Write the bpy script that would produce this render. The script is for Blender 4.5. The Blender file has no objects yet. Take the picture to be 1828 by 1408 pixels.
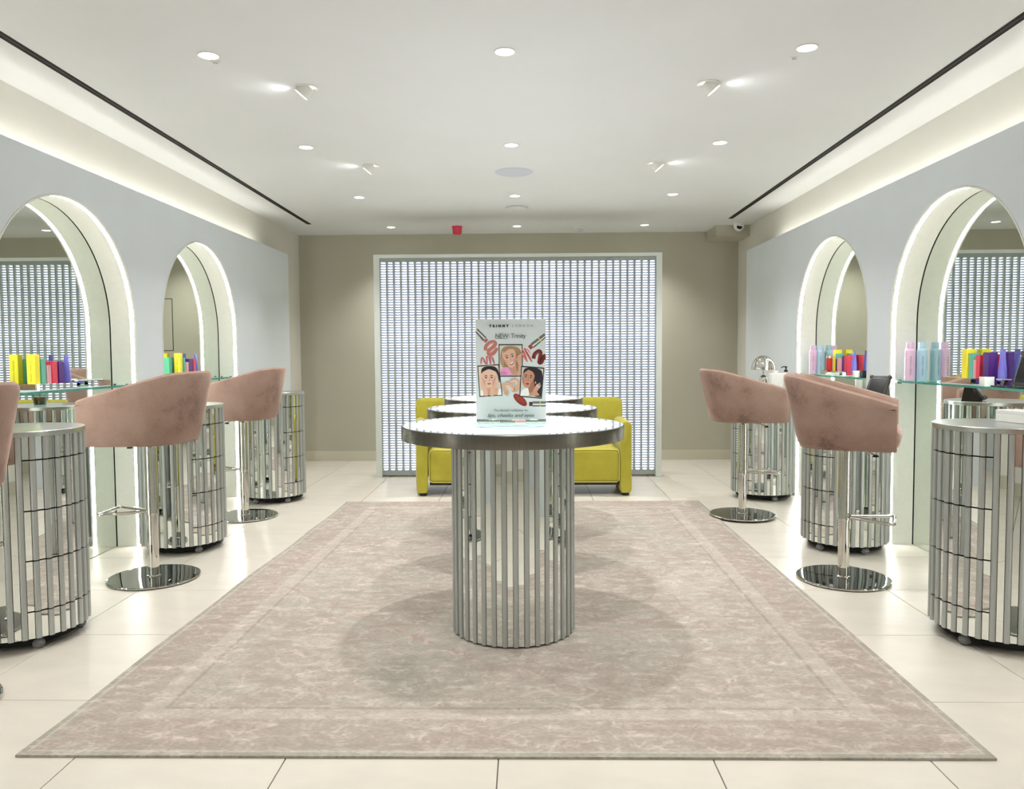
import bpy, bmesh, math, random
from mathutils import Matrix, Vector
PI = math.pi
R_ = math.radians
C = bpy.context.scene.collection
SC = bpy.context.scene

# ------------------------------------------------------------ camera
cam = bpy.data.cameras.new('camera')
cam.sensor_fit = 'HORIZONTAL'
cam.sensor_width = 36.0
cam.lens = 1386.0 / 1828.0 * 36.0
cam.clip_start = 0.02
cam_o = bpy.data.objects.new('camera', cam)
C.objects.link(cam_o)
ax = [0.9998198466420195, 0.018010307438852957, -0.0059919184479377795]
up = [0.005050496857504524, 0.05186968542389652, 0.9986410907906396]
bk = [0.01829663199119106, -0.998491444410008, 0.05176937992476739]
cam_o.matrix_world = Matrix(((ax[0], up[0], bk[0], 0.0), (ax[1], up[1], bk[1], 0.0),
                             (ax[2], up[2], bk[2], 1.133), (0, 0, 0, 1)))
SC.camera = cam_o

# ------------------------------------------------------------ world, exposure, main lamps
W = bpy.data.worlds.new('world')
SC.world = W
W.use_nodes = True
W.node_tree.nodes['Background'].inputs[0].default_value = (0.9, 0.95, 1.0, 1)
W.node_tree.nodes['Background'].inputs[1].default_value = 0.05
vs = SC.view_settings
vs.view_transform = 'Standard'
vs.look = 'None'
vs.gamma = 1.0
vs.use_curve_mapping = False
vs.exposure = 0.30
cy = SC.cycles
cy.max_bounces = 12
cy.diffuse_bounces = 5
cy.glossy_bounces = 8
cy.transmission_bounces = 8
cy.transparent_max_bounces = 12
cy.sample_clamp_indirect = 6.0
cy.caustics_reflective = True
cy.caustics_refractive = False
cy.blur_glossy = 0.3

CEIL = 2.407
DOWN_X = (-1.34, -0.083, 1.182)
DOWN_Y = (3.34, 4.80, 6.32, 7.80)
DOWN_W = 58.0          # watts of a downlight
LED = 32.0               # alcove strips
COVE = 11.0             # cove strips above the panels
SCREEN = 0.94            # backlit screen
TABLE = 1.2             # lit table tops
WARM = (1.0, 0.99, 0.965)
COOL = (0.93, 0.97, 1.0)

def spot(name, loc, energy, size, blend, radius, color, target=None):
    l = bpy.data.lights.new(name, 'SPOT')
    l.energy = energy
    l.spot_size = R_(size)
    l.spot_blend = blend
    l.shadow_soft_size = radius
    l.color = color
    o = bpy.data.objects.new(name, l)
    C.objects.link(o)
    o.location = loc
    d = (Vector(target) - Vector(loc)) if target else Vector((0, 0, -1))
    o.rotation_euler = d.to_track_quat('-Z', 'Y').to_euler()
    return o

for _y in DOWN_Y + (1.85, 0.35):  # the extra near rows are unseen, have no fittings, added to light the front
    for _x in DOWN_X:
        spot('downlight_lamp', (_x, _y, CEIL - 0.012), DOWN_W * (0.55 if _y < 2 else 1.0) * (0.7 if _y < 1 else 1.0), 114, 0.95, 0.022, WARM)
SPOTS = [(-1.035, 3.75, -1), (0.865, 3.76, 1), (-1.035, 5.29, -1), (0.870, 5.295, 1)]
for _x, _y, _s in SPOTS:
    spot('spotlight_lamp', (_x + _s * 0.046, _y, CEIL - 0.020), 6.0, 150, 0.8, 0.010, COOL,
         (_x + _s * 1.3, _y, CEIL - 1.25))

# ------------------------------------------------------------ mesh helpers
class MB:
    def __init__(self):
        self.v = []; self.f = []; self.mi = []; self.sm = []
    def add(self, vs, fs, m=0, smooth=False):
        b = len(self.v)
        self.v += [tuple(p) for p in vs]
        for f in fs:
            self.f.append(tuple(i + b for i in f)); self.mi.append(m); self.sm.append(smooth)
        return self
    def box(self, x0, x1, y0, y1, z0, z1, m=0):
        return self.add([(x0,y0,z0),(x1,y0,z0),(x1,y1,z0),(x0,y1,z0),(x0,y0,z1),(x1,y0,z1),(x1,y1,z1),(x0,y1,z1)],
            [(3,2,1,0),(4,5,6,7),(0,1,5,4),(1,2,6,5),(2,3,7,6),(3,0,4,7)], m)
    def lathe(self, prof, n=32, c=(0,0,0), m=0, smooth=True, cap=True, ang=2*PI):
        vs = []; fs = []; k = len(prof)
        full = abs(ang - 2*PI) < 1e-6
        rings = n if full else n + 1
        for i in range(rings):
            a = ang * i / n
            for r, z in prof:
                vs.append((c[0] + r*math.cos(a), c[1] + r*math.sin(a), c[2] + z))
        for i in range(n):
            j = (i + 1) % rings
            for q in range(k - 1):
                fs.append((i*k+q, j*k+q, j*k+q+1, i*k+q+1))
        self.add(vs, fs, m, smooth)
        if cap and full:
            b = [i*k for i in range(n)]; t = [i*k+k-1 for i in range(n)]
            if prof[0][0] > 1e-5: self.add([vs[i] for i in b], [tuple(range(n-1, -1, -1))], m)
            if prof[-1][0] > 1e-5: self.add([vs[i] for i in t], [tuple(range(n))], m)
        return self
    def tube(self, path, r, n=10, m=0, closed=False, cap=True):
        P = [Vector(p) for p in path]; k = len(P)
        vs = []; fs = []
        up = None
        for i, p in enumerate(P):
            a = P[i-1] if (i > 0 or closed) else P[i]
            b = P[(i+1) % k] if (i < k-1 or closed) else P[i]
            t = (b - a).normalized()
            if up is None:
                up = Vector((0,0,1)) if abs(t.z) < 0.9 else Vector((1,0,0))
            s = t.cross(up).normalized(); u = s.cross(t).normalized()
            up = u
            for q in range(n):
                g = 2*PI*q/n
                vs.append(p + s*(r*math.cos(g)) + u*(r*math.sin(g)))
        for i in range(k if closed else k-1):
            j = (i+1) % k
            for q in range(n):
                w = (q+1) % n
                fs.append((i*n+q, i*n+w, j*n+w, j*n+q))
        self.add(vs, fs, m, True)
        if cap and not closed:
            self.add(vs[:n], [tuple(range(n-1,-1,-1))], m); self.add(vs[-n:], [tuple(range(n))], m)
        return self
    def prism(self, poly, z0, z1, m=0, smooth=False):
        n = len(poly)
        vs = [(x,y,z0) for x,y in poly] + [(x,y,z1) for x,y in poly]
        self.add(vs, [(i,(i+1)%n,n+(i+1)%n,n+i) for i in range(n)], m, smooth)
        self.add(vs[:n], [tuple(range(n-1,-1,-1))], m); self.add(vs[n:], [tuple(range(n))], m)
        return self
    def loft(self, rings, m=0, smooth=True, cap0=True, cap1=True, closed=True):
        n = len(rings[0]); vs = [p for r in rings for p in r]; fs = []
        for i in range(len(rings)-1):
            for q in range(n if closed else n-1):
                w = (q+1) % n
                fs.append((i*n+q, i*n+w, (i+1)*n+w, (i+1)*n+q))
        self.add(vs, fs, m, smooth)
        if cap0: self.add(rings[0], [tuple(range(n-1,-1,-1))], m)
        if cap1: self.add(rings[-1], [tuple(range(n))], m)
        return self
    def rbox(self, x0, x1, y0, y1, z0, z1, r, m=0, seg=3):
        bm = bmesh.new()
        bmesh.ops.create_cube(bm, size=1.0)
        for v in bm.verts:
            v.co = Vector(((x0+x1)/2 + v.co.x*(x1-x0), (y0+y1)/2 + v.co.y*(y1-y0), (z0+z1)/2 + v.co.z*(z1-z0)))
        bmesh.ops.bevel(bm, geom=bm.edges[:], offset=r, segments=seg, affect='EDGES', profile=0.5)
        bm.verts.index_update()
        self.add([v.co[:] for v in bm.verts], [tuple(v.index for v in f.verts) for f in bm.faces], m, True)
        bm.free(); return self
    def xf(self, M):
        self.v = [tuple(M @ Vector(p)) for p in self.v]; return self
    def mesh(self, name, mats):
        me = bpy.data.meshes.new(name)
        me.from_pydata(self.v, [], self.f)
        if not isinstance(mats, (list, tuple)): mats = [mats]
        for m in mats: me.materials.append(m)
        me.polygons.foreach_set('material_index', self.mi)
        me.polygons.foreach_set('use_smooth', self.sm)
        me.update()
        bm = bmesh.new(); bm.from_mesh(me)
        bmesh.ops.remove_doubles(bm, verts=bm.verts, dist=1e-6)
        bmesh.ops.recalc_face_normals(bm, faces=bm.faces)
        bm.to_mesh(me); bm.free()
        try: me.set_sharp_from_angle(angle=R_(38))
        except Exception: pass
        return me
    def build(self, name, mats, parent=None):
        return put(name, self.mesh(name, mats), parent)

def put(name, me, parent=None, loc=None, rotz=0.0):
    o = bpy.data.objects.new(name, me)
    C.objects.link(o)
    if parent: o.parent = parent
    if loc is not None: o.location = loc
    if rotz: o.rotation_euler = (0, 0, rotz)
    return o
def tag(o, label, cat, group=None):
    o['label'] = label; o['category'] = cat
    if group: o['group'] = group
    return o
def thing(name, label, cat, loc=(0,0,0), rotz=0.0, group=None):
    o = bpy.data.objects.new(name, None)
    C.objects.link(o); o.location = loc; o.rotation_euler = (0,0,rotz)
    o.empty_display_size = 0.1
    return tag(o, label, cat, group)
def struct(o):
    o['kind'] = 'structure'; return o
def kids(o): return [c for c in bpy.data.objects if c.parent == o]
def dup(root, children_of, label, loc, rotz=0.0, group=None):
    r = root.copy(); C.objects.link(r); r.location = loc; r.rotation_euler = (0,0,rotz)
    r['label'] = label
    if group: r['group'] = group
    def rec(src, dst):
        for ch in children_of.get(src.name, []):
            c = ch.copy(); C.objects.link(c); c.parent = dst
            rec(ch, c)
    rec(root, r)
    return r
def child_map():
    d = {}
    for o in bpy.data.objects:
        if o.parent: d.setdefault(o.parent.name, []).append(o)
    return d

# ------------------------------------------------------------ materials
def lin(c):
    return tuple(((x/255)/12.92 if x/255 <= 0.04045 else ((x/255+0.055)/1.055)**2.4) for x in c) + (1,)
def nt(name):
    m = bpy.data.materials.new(name); m.use_nodes = True
    t = m.node_tree; b = t.nodes['Principled BSDF']
    return m, t, b
def noise(t, scale, detail=3, rough=0.5, coord='Object', stretch=None):
    tc = t.nodes.new('ShaderNodeTexCoord'); n = t.nodes.new('ShaderNodeTexNoise')
    n.inputs['Scale'].default_value = scale; n.inputs['Detail'].default_value = detail
    n.inputs['Roughness'].default_value = rough
    src = tc.outputs[coord]
    if stretch:
        mp = t.nodes.new('ShaderNodeMapping'); mp.inputs['Scale'].default_value = stretch
        t.links.new(src, mp.inputs[0]); src = mp.outputs[0]
    t.links.new(src, n.inputs['Vector'])
    return n
def ramp(t, fac, stops, interp='LINEAR'):
    r = t.nodes.new('ShaderNodeValToRGB'); r.color_ramp.interpolation = interp
    e = r.color_ramp.elements
    while len(e) < len(stops): e.new(0.5)
    for i, (p, c) in enumerate(stops):
        e[i].position = p; e[i].color = c
    t.links.new(fac, r.inputs[0]); return r
def math_n(t, op, a, b=None, c=None):
    n = t.nodes.new('ShaderNodeMath'); n.operation = op
    for i, x in enumerate((a, b, c)):
        if x is None: continue
        if isinstance(x, (int, float)): n.inputs[i].default_value = x
        else: t.links.new(x, n.inputs[i])
    return n.outputs[0]
def bump(t, b, h, strength=0.1, dist=0.01):
    n = t.nodes.new('ShaderNodeBump'); n.inputs['Strength'].default_value = strength
    n.inputs['Distance'].default_value = dist
    t.links.new(h, n.inputs['Height']); t.links.new(n.outputs[0], b.inputs['Normal'])
def plain(name, rgb, rough=0.5, metal=0.0, var=0.04, scale=8, spec=None, bmp=0.0, stretch=None, coat=0.0):
    m, t, b = nt(name)
    n = noise(t, scale, 4, 0.55, stretch=stretch)
    c = lin(rgb)
    lo = tuple(x*(1-var) for x in c[:3]) + (1,); hi = tuple(min(1, x*(1+var)) for x in c[:3]) + (1,)
    r = ramp(t, n.outputs['Fac'], [(0.3, lo), (0.7, hi)])
    t.links.new(r.outputs[0], b.inputs['Base Color'])
    b.inputs['Roughness'].default_value = rough; b.inputs['Metallic'].default_value = metal
    if spec is not None: b.inputs['Specular IOR Level'].default_value = spec
    if coat:
        b.inputs['Coat Weight'].default_value = coat; b.inputs['Coat Roughness'].default_value = 0.05
    if bmp: bump(t, b, n.outputs['Fac'], bmp)
    return m
def emit(name, rgb, strength):
    m, t, b = nt(name)
    n = noise(t, 3.0, 1)
    c = lin(rgb)
    r = ramp(t, n.outputs['Fac'], [(0.0, tuple(x*0.96 for x in c[:3])+(1,)), (1.0, c)])
    t.links.new(r.outputs[0], b.inputs['Emission Color'])
    b.inputs['Base Color'].default_value = (0.8,0.8,0.8,1)
    b.inputs['Emission Strength'].default_value = strength
    b.inputs['Roughness'].default_value = 0.3
    return m
def glassy(name, rgb, gloss=0.12, rough=0.02):
    m = bpy.data.materials.new(name); m.use_nodes = True; t = m.node_tree
    t.nodes.clear()
    out = t.nodes.new('ShaderNodeOutputMaterial'); mix = t.nodes.new('ShaderNodeMixShader')
    tr = t.nodes.new('ShaderNodeBsdfTransparent'); gl = t.nodes.new('ShaderNodeBsdfGlossy')
    fr = t.nodes.new('ShaderNodeLayerWeight'); fr.inputs['Blend'].default_value = 0.5
    fac = math_n(t, 'ADD', math_n(t, 'MULTIPLY', math_n(t, 'POWER', fr.outputs['Facing'], 4.0), 0.8), 0.04)
    tr.inputs[0].default_value = lin(rgb); gl.inputs['Roughness'].default_value = rough
    gl.inputs[0].default_value = (0.9, 1, 0.97, 1)
    t.links.new(fac, mix.inputs[0]); t.links.new(tr.outputs[0], mix.inputs[1])
    t.links.new(gl.outputs[0], mix.inputs[2]); t.links.new(mix.outputs[0], out.inputs[0])
    return m

M = {}
M['wall'] = plain('dimmed_wall_paint', (182, 179, 162), 0.85, var=0.015, scale=3, bmp=0.02)  # cream paint darkened: the back wall's dim light is put into the colour
M['side'] = plain('side_wall_paint', (218, 216, 208), 0.85, var=0.015, scale=3)
M['frontw'] = plain('lightened_wall_paint', (232, 230, 222), 0.85, var=0.01, scale=3)  # lightened copy of the wall paint, so the drums mirror a bright wall
M['ceiling'] = plain('ceiling_paint', (224, 226, 227), 0.8, var=0.015, scale=2)
M['panel'] = plain('panel_paint', (222, 229, 234), 0.75, var=0.015, scale=4)
M['reveal'] = plain('alcove_liner', (232, 233, 224), 0.40, var=0.02, scale=40)
M['tile'] = plain('floor_tile', (213, 206, 194), 0.33, var=0.05, scale=3.5, spec=0.45, stretch=(1, 2.2, 1))
M['grout'] = plain('grout', (105, 98, 88), 0.9)
M['skirt'] = plain('skirting_paint', (200, 196, 178), 0.5, var=0.01)
M['mirror'] = plain('mirror_silver', (236, 240, 236), 0.012, 1.0, var=0.004)
M['mirror_green'] = plain('mirror_glass', (228, 233, 227), 0.008, 1.0, var=0.004)
M['rib'] = plain('satin_aluminium', (182, 186, 184), 0.42, 0.55, var=0.04, scale=30, stretch=(1,1,0.05))
M['steel'] = plain('brushed_steel', (116, 112, 105), 0.27, 1.0, var=0.10, scale=60, stretch=(1,1,0.02))
M['slab'] = plain('brushed_aluminium_slab', (196, 198, 194), 0.30, 0.95, var=0.08, scale=40, stretch=(1,0.05,1))
M['chrome'] = plain('chrome', (214, 212, 206), 0.05, 1.0, var=0.01)
M['dchrome'] = plain('dark_chrome', (150, 152, 150), 0.03, 1.0, var=0.01)
M['black'] = plain('black_rubber', (16, 16, 17), 0.5)
M['slot'] = plain('slot_black', (5, 5, 5), 0.9)
M['bgloss'] = plain('black_glass', (20, 21, 24), 0.12)
M['white'] = plain('white_plastic', (232, 232, 228), 0.4, var=0.01)
M['acryl'] = plain('white_acrylic', (238, 240, 238), 0.12, var=0.01, coat=0.5)
M['red'] = plain('alarm_red', (120, 12, 16), 0.35)
M['castor'] = plain('castor_grey', (120, 122, 124), 0.3)
M['led'] = emit('led_strip', (255, 253, 248), LED)
M['cove'] = emit('cove_led', (255, 250, 240), COVE)
M['lamp'] = emit('lamp_diffuser', (255, 252, 246), 6.0)
M['tabletop'] = emit('lit_tabletop', (247, 251, 255), TABLE)
M['tabletop'].node_tree.nodes['Principled BSDF'].inputs['Roughness'].default_value = 0.03
M['topglass'] = plain('tabletop_glass', (206, 214, 220), 0.03, 0.35, var=0.01)
M['pot'] = emit('backlit_pot', (247, 250, 255), SCREEN)
_t = M['pot'].node_tree; _b = _t.nodes['Principled BSDF']
_oi = _t.nodes.new('ShaderNodeObjectInfo'); _pn = noise(_t, 2.6, 2)
_v = math_n(_t, 'ADD', math_n(_t, 'MULTIPLY', _oi.outputs['Random'], 0.35), math_n(_t, 'MULTIPLY', _pn.outputs['Fac'], 1.3))
_t.links.new(math_n(_t, 'MULTIPLY', _v, SCREEN), _b.inputs['Emission Strength'])
M['potgap'] = plain('pot_gap', (96, 112, 142), 0.3, var=0.03)
M['perf'] = plain('perforated_panel', (150, 158, 156), 0.5, var=0.02)
M['frame'] = plain('screen_frame', (214, 220, 216), 0.5, var=0.02)
M['glass'] = glassy('shelf_glass', (218, 240, 232))
M['gedge'] = plain('glass_edge', (70, 152, 140), 0.08, var=0.15, scale=25)
M['clear'] = glassy('clear_acrylic', (226, 238, 234))
M['pewter'] = plain('pewter_metal', (150, 146, 142), 0.22, 0.9, var=0.03)
M['coffee'] = plain('coffee', (112, 70, 40), 0.3)
M['ap'] = plain('detector_white', (206, 208, 210), 0.4, var=0.01)
M['speaker'] = plain('speaker_grille', (196, 202, 212), 0.6, var=0.05, scale=300)
PAL = dict(yellow=(250, 234, 58), teal=(104, 190, 170), green=(70, 160, 120), blush=(224, 164, 172), red=(222, 58, 84),
           crimson=(206, 40, 52), purple=(76, 26, 124), lilac=(122, 118, 214), pink=(238, 200, 232), blue=(182, 214, 236),
           black=(34, 24, 26), gold=(200, 170, 80), ink=(60, 50, 40))
for k, c in PAL.items():
    M[k] = plain('carton_' + k, c, 0.42, var=0.02, scale=12)

def velvet():
    m, t, b = nt('blush_velvet')
    n1 = noise(t, 5.0, 5, 0.6); n2 = noise(t, 90.0, 2, 0.5)
    f = math_n(t, 'ADD', math_n(t, 'MULTIPLY', n1.outputs['Fac'], 0.85), math_n(t, 'MULTIPLY', n2.outputs['Fac'], 0.15))
    r = ramp(t, f, [(0.36, lin((128, 104, 94))), (0.47, lin((155, 128, 116))), (0.62, lin((164, 138, 126)))])
    t.links.new(r.outputs[0], b.inputs['Base Color'])
    b.inputs['Roughness'].default_value = 0.9; b.inputs['Specular IOR Level'].default_value = 0.1
    b.inputs['Sheen Weight'].default_value = 0.6; b.inputs['Sheen Roughness'].default_value = 0.35
    b.inputs['Sheen Tint'].default_value = lin((255, 226, 216))
    bump(t, b, n2.outputs['Fac'], 0.08, 0.004)
    return m
M['velvet'] = velvet()
def wool():
    m, t, b = nt('yellow_wool')
    n1 = noise(t, 6.0, 4, 0.6); n2 = noise(t, 260.0, 2)
    r = ramp(t, n1.outputs['Fac'], [(0.3, lin((170, 161, 58))), (0.7, lin((186, 178, 70)))])
    t.links.new(r.outputs[0], b.inputs['Base Color'])
    b.inputs['Roughness'].default_value = 0.95; b.inputs['Specular IOR Level'].default_value = 0.1
    b.inputs['Sheen Weight'].default_value = 0.25
    bump(t, b, n2.outputs['Fac'], 0.15, 0.002)
    return m
M['wool'] = wool()
M['piping'] = plain('yellow_piping', (222, 214, 110), 0.8)

RUG_W, RUG_L = 2.72, 3.79
def rug_mat():
    m, t, b = nt('distressed_rug')
    uv = t.nodes.new('ShaderNodeUVMap'); uv.uv_map = 'rug'
    sp = t.nodes.new('ShaderNodeSeparateXYZ'); t.links.new(uv.outputs[0], sp.inputs[0])
    u, v = sp.outputs[0], sp.outputs[1]           # metres from the rug's centre
    au = math_n(t, 'ABSOLUTE', u); av = math_n(t, 'ABSOLUTE', v)
    d = math_n(t, 'MINIMUM', math_n(t, 'SUBTRACT', RUG_W/2, au), math_n(t, 'SUBTRACT', RUG_L/2, av))
    def tex(kind, scale, stretch=(1,1,1), **kw):
        mp = t.nodes.new('ShaderNodeMapping'); mp.inputs['Scale'].default_value = stretch
        t.links.new(uv.outputs[0], mp.inputs[0])
        n = t.nodes.new(kind); n.inputs['Scale'].default_value = scale
        for k, x in kw.items():
            n.inputs[k].default_value = x
        t.links.new(mp.outputs[0], n.inputs['Vector']); return n
    big = tex('ShaderNodeTexNoise', 1.6, Detail=5.0, Roughness=0.65)
    warp = tex('ShaderNodeTexNoise', 3.0, Detail=3.0)
    streak = tex('ShaderNodeTexNoise', 7.0, (1, 2.6, 1), Detail=7.0, Roughness=0.7)
    fine = tex('ShaderNodeTexNoise', 60.0, (1, 2.5, 1), Detail=3.0)
    # warped ornament rings
    dn = t.nodes.new('ShaderNodeVectorMath'); dn.operation = 'MULTIPLY_ADD'
    t.links.new(warp.outputs['Color'], dn.inputs[0]); dn.inputs[1].default_value = (0.16, 0.16, 0)
    t.links.new(uv.outputs[0], dn.inputs[2])
    vo = t.nodes.new('ShaderNodeTexVoronoi'); vo.inputs['Scale'].default_value = 4.2
    vo.inputs['Randomness'].default_value = 0.55
    t.links.new(dn.outputs[0], vo.inputs['Vector'])
    ring = math_n(t, 'ABSOLUTE', math_n(t, 'SINE', math_n(t, 'MULTIPLY', vo.outputs['Distance'], 15.0)))
    ringl = math_n(t, 'SMOOTH_MIN', math_n(t, 'MULTIPLY', ring, 2.2), 1.0, 0.2)   # thin dark valleys
    base = ramp(t, big.outputs['Fac'], [(0.32, lin((152, 148, 138))), (0.44, lin((173, 167, 157))), (0.53, lin((164, 152, 143))), (0.62, lin((184, 177, 168))), (0.74, lin((167, 153, 145)))])
    def mixc(fac, a, bcol, mode='MIX'):
        n = t.nodes.new('ShaderNodeMix'); n.data_type = 'RGBA'; n.blend_type = mode
        if isinstance(fac, float): n.inputs[0].default_value = fac
        else: t.links.new(fac, n.inputs[0])
        for i, x in ((6, a), (7, bcol)):
            if isinstance(x, tuple): n.inputs[i].default_value = x
            else: t.links.new(x, n.inputs[i])
        return n.outputs[2]
    # border bands by distance from the edge
    band = ramp(t, math_n(t, 'MULTIPLY', d, 1.6), [(0.0, lin((158, 156, 144))), (0.030, lin((164, 160, 148))), (0.036, lin((204, 198, 186))),
        (0.052, lin((170, 160, 148))), (0.075, lin((170, 156, 147))), (0.34, lin((171, 157, 148))), (0.36, lin((192, 181, 172))), (0.45, lin((186, 176, 165))), (0.47, lin((152, 137, 128))), (0.49, lin((182, 170, 159)))])
    inb = math_n(t, 'LESS_THAN', d, 0.31)
    col = mixc(math_n(t, 'ADD', math_n(t, 'MULTIPLY', inb, 0.34), 0.26), base.outputs[0], band.outputs[0])
    # medallion lines round the middle
    dia = math_n(t, 'ADD', math_n(t, 'MULTIPLY', au, 0.9), math_n(t, 'ABSOLUTE', av))
    dl = math_n(t, 'ABSOLUTE', math_n(t, 'SUBTRACT', math_n(t, 'ADD', dia, math_n(t, 'MULTIPLY', warp.outputs['Fac'], 0.10)), 1.36))
    diam = math_n(t, 'LESS_THAN', dl, 0.018)
    wear = ramp(t, streak.outputs['Fac'], [(0.44, (0,0,0,1)), (0.60, (1,1,1,1))]).outputs[0]
    col = mixc(math_n(t, 'MULTIPLY', math_n(t, 'MULTIPLY', diam, wear), 0.45), col, lin((168, 128, 122)))
    rf = math_n(t, 'MULTIPLY', math_n(t, 'SUBTRACT', 1.0, ringl), math_n(t, 'MULTIPLY', wear, 0.26))
    col = mixc(rf, col, lin((150, 128, 120)))
    rl = math_n(t, 'MULTIPLY', math_n(t, 'GREATER_THAN', ring, 0.93), math_n(t, 'MULTIPLY', wear, 0.22))
    col = mixc(rl, col, lin((222, 210, 200)))
    for sc_, wd_, cc_, am_ in ((7.0, 0.022, (214, 204, 196), 0.34), (11.0, 0.020, (146, 120, 114), 0.30), (18.0, 0.03, (210, 200, 192), 0.25)):
        vn = t.nodes.new('ShaderNodeTexNoise'); vn.inputs['Scale'].default_value = sc_; vn.inputs['Detail'].default_value = 1.5
        t.links.new(uv.outputs[0], vn.inputs['Vector'])
        ln = math_n(t, 'LESS_THAN', math_n(t, 'ABSOLUTE', math_n(t, 'SUBTRACT', vn.outputs['Fac'], 0.5)), wd_)
        col = mixc(math_n(t, 'MULTIPLY', math_n(t, 'MULTIPLY', ln, wear), am_), col, lin(cc_))
    sh = ramp(t, streak.outputs['Fac'], [(0.30, (0.70,0.69,0.68,1)), (0.52, (1,1,1,1)), (0.72, (1.16,1.15,1.14,1))]).outputs[0]
    col = mixc(0.50, col, sh, 'MULTIPLY')
    fh = ramp(t, fine.outputs['Fac'], [(0.30, (0.80,0.79,0.78,1)), (0.6, (1.06,1.06,1.06,1))]).outputs[0]
    col = mixc(0.7, col, fh, 'MULTIPLY')
    t.links.new(col, b.inputs['Base Color'])
    b.inputs['Roughness'].default_value = 0.95; b.inputs['Specular IOR Level'].default_value = 0.05
    b.inputs['Sheen Weight'].default_value = 0.1
    bump(t, b, fine.outputs['Fac'], 0.25, 0.004)
    return m
M['rug'] = rug_mat()

# ------------------------------------------------------------ the room
Y0, Y1 = -0.95, 8.28
WL, WR = -2.41, 2.24          # plaster of the side walls
PL, PR = -2.30, 2.12          # faces of the arched panels
ML, MR = -2.45, 2.272         # mirrors at the back of the alcoves
PEND = 7.54                   # far end of the panels
PTOP = 2.11
ARCH_R, SPRING = 0.635, 1.30
ARCH_L = (2.30, 3.915, 5.525)
ARCH_RT = (2.36, 3.935, 5.505)

fl = MB().box(-2.60, 2.45, Y0-0.15, Y1+0.15, -0.10, -0.005).build('floor', M['grout'])
struct(fl)
g = 0.0016
xs = [-0.083 + 0.6*k for k in range(-5, 6)]
ys = [2.484 + 0.6*k for k in range(-7, 12)]
cache = {}
for i in range(len(xs)-1):
    for j in range(len(ys)-1):
        x0, x1 = max(xs[i], -2.47), min(xs[i+1], 2.30)
        y0, y1 = max(ys[j], Y0), min(ys[j+1], Y1)
        if x1 - x0 < 0.03 or y1 - y0 < 0.03: continue
        w, l = x1-x0, y1-y0
        key = (round(w,3), round(l,3))
        if key not in cache:
            mb = MB(); e = 0.0012
            a, c = w/2-g, l/2-g
            mb.loft([[(-a,-c,-0.009),(a,-c,-0.009),(a,c,-0.009),(-a,c,-0.009)], [(-a,-c,-e),(a,-c,-e),(a,c,-e),(-a,c,-e)],
                     [(-a+e,-c+e,0),(a-e,-c+e,0),(a-e,c-e,0),(-a+e,c-e,0)]], smooth=False)
            cache[key] = mb.mesh('floor_tile', M['tile'])
        put('floor_tile', cache[key], fl, ((x0+x1)/2, (y0+y1)/2, 0))

struct(MB().box(-2.60, 2.45, Y0-0.15, Y1+0.15, CEIL, CEIL+0.1).build('ceiling', M['ceiling']))
struct(MB().box(-2.60, 2.45, Y1, Y1+0.12, -0.005, CEIL).build('wall_back', M['wall']))
struct(MB().box(-2.60, 2.45, Y0-0.12, Y0, -0.005, CEIL).build('wall_front', M['frontw']))
def skirting(name, x0, x1, y0, y1):
    mb = MB().box(x0, x1, y0, y1, 0.001, 0.098)
    cx = 0.004
    mb.box(x0+ (cx if x1-x0 < 0.1 else 0), x1, y0 + (cx if y1-y0 < 0.1 else 0), y1, 0.098, 0.104)
    struct(mb.build(name, M['skirt']))
skirting('baseboard_back', WL, WR, Y1-0.014, Y1)
skirting('baseboard_front', PL, PR, Y0, Y0+0.014)
struct(MB().box(WL, WL+0.014, PEND+0.02, Y1-0.014, 0.001, 0.10).build('baseboard_left', M['skirt']))
struct(MB().box(WR-0.014, WR, PEND+0.02, Y1-0.014, 0.001, 0.10).build('baseboard_right', M['skirt']))

def arched_wall(x0, x1, ya, yb, ztop, arches, r):
    """slab between x0 and x1 from ya to yb with arched openings down to the floor"""
    ysamp = [(ya, 0.0)]
    for c in arches:
        if c + r < ya or c - r > yb: continue
        ysamp.append((c-r, 0.0))
        for q in range(0, 49):
            yy = c - r*math.cos(PI*q/48)
            ysamp.append((yy, SPRING + math.sqrt(max(0, r*r-(yy-c)**2))))
        ysamp.append((c+r, 0.0))
    ysamp.append((yb, 0.0))
    mb = MB(); zt = ztop
    for (a, za), (b, zb) in zip(ysamp[:-1], ysamp[1:]):
        if abs(a-b) < 1e-9:      # jamb
            mb.add([(x0,a,za),(x1,a,za),(x1,a,zb),(x0,a,zb)], [(0,1,2,3)]); continue
        mb.add([(x0,a,za),(x0,b,zb),(x0,b,zt),(x0,a,zt),(x1,a,za),(x1,b,zb),(x1,b,zt),(x1,a,zt)],
               [(0,1,2,3),(7,6,5,4),(0,4,5,1),(3,2,6,7)])
    mb.add([(x0,ya,0),(x1,ya,0),(x1,ya,zt),(x0,ya,zt)], [(0,1,2,3)])
    mb.add([(x0,yb,0),(x1,yb,0),(x1,yb,zt),(x0,yb,zt)], [(0,1,2,3)])
    return mb

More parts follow.
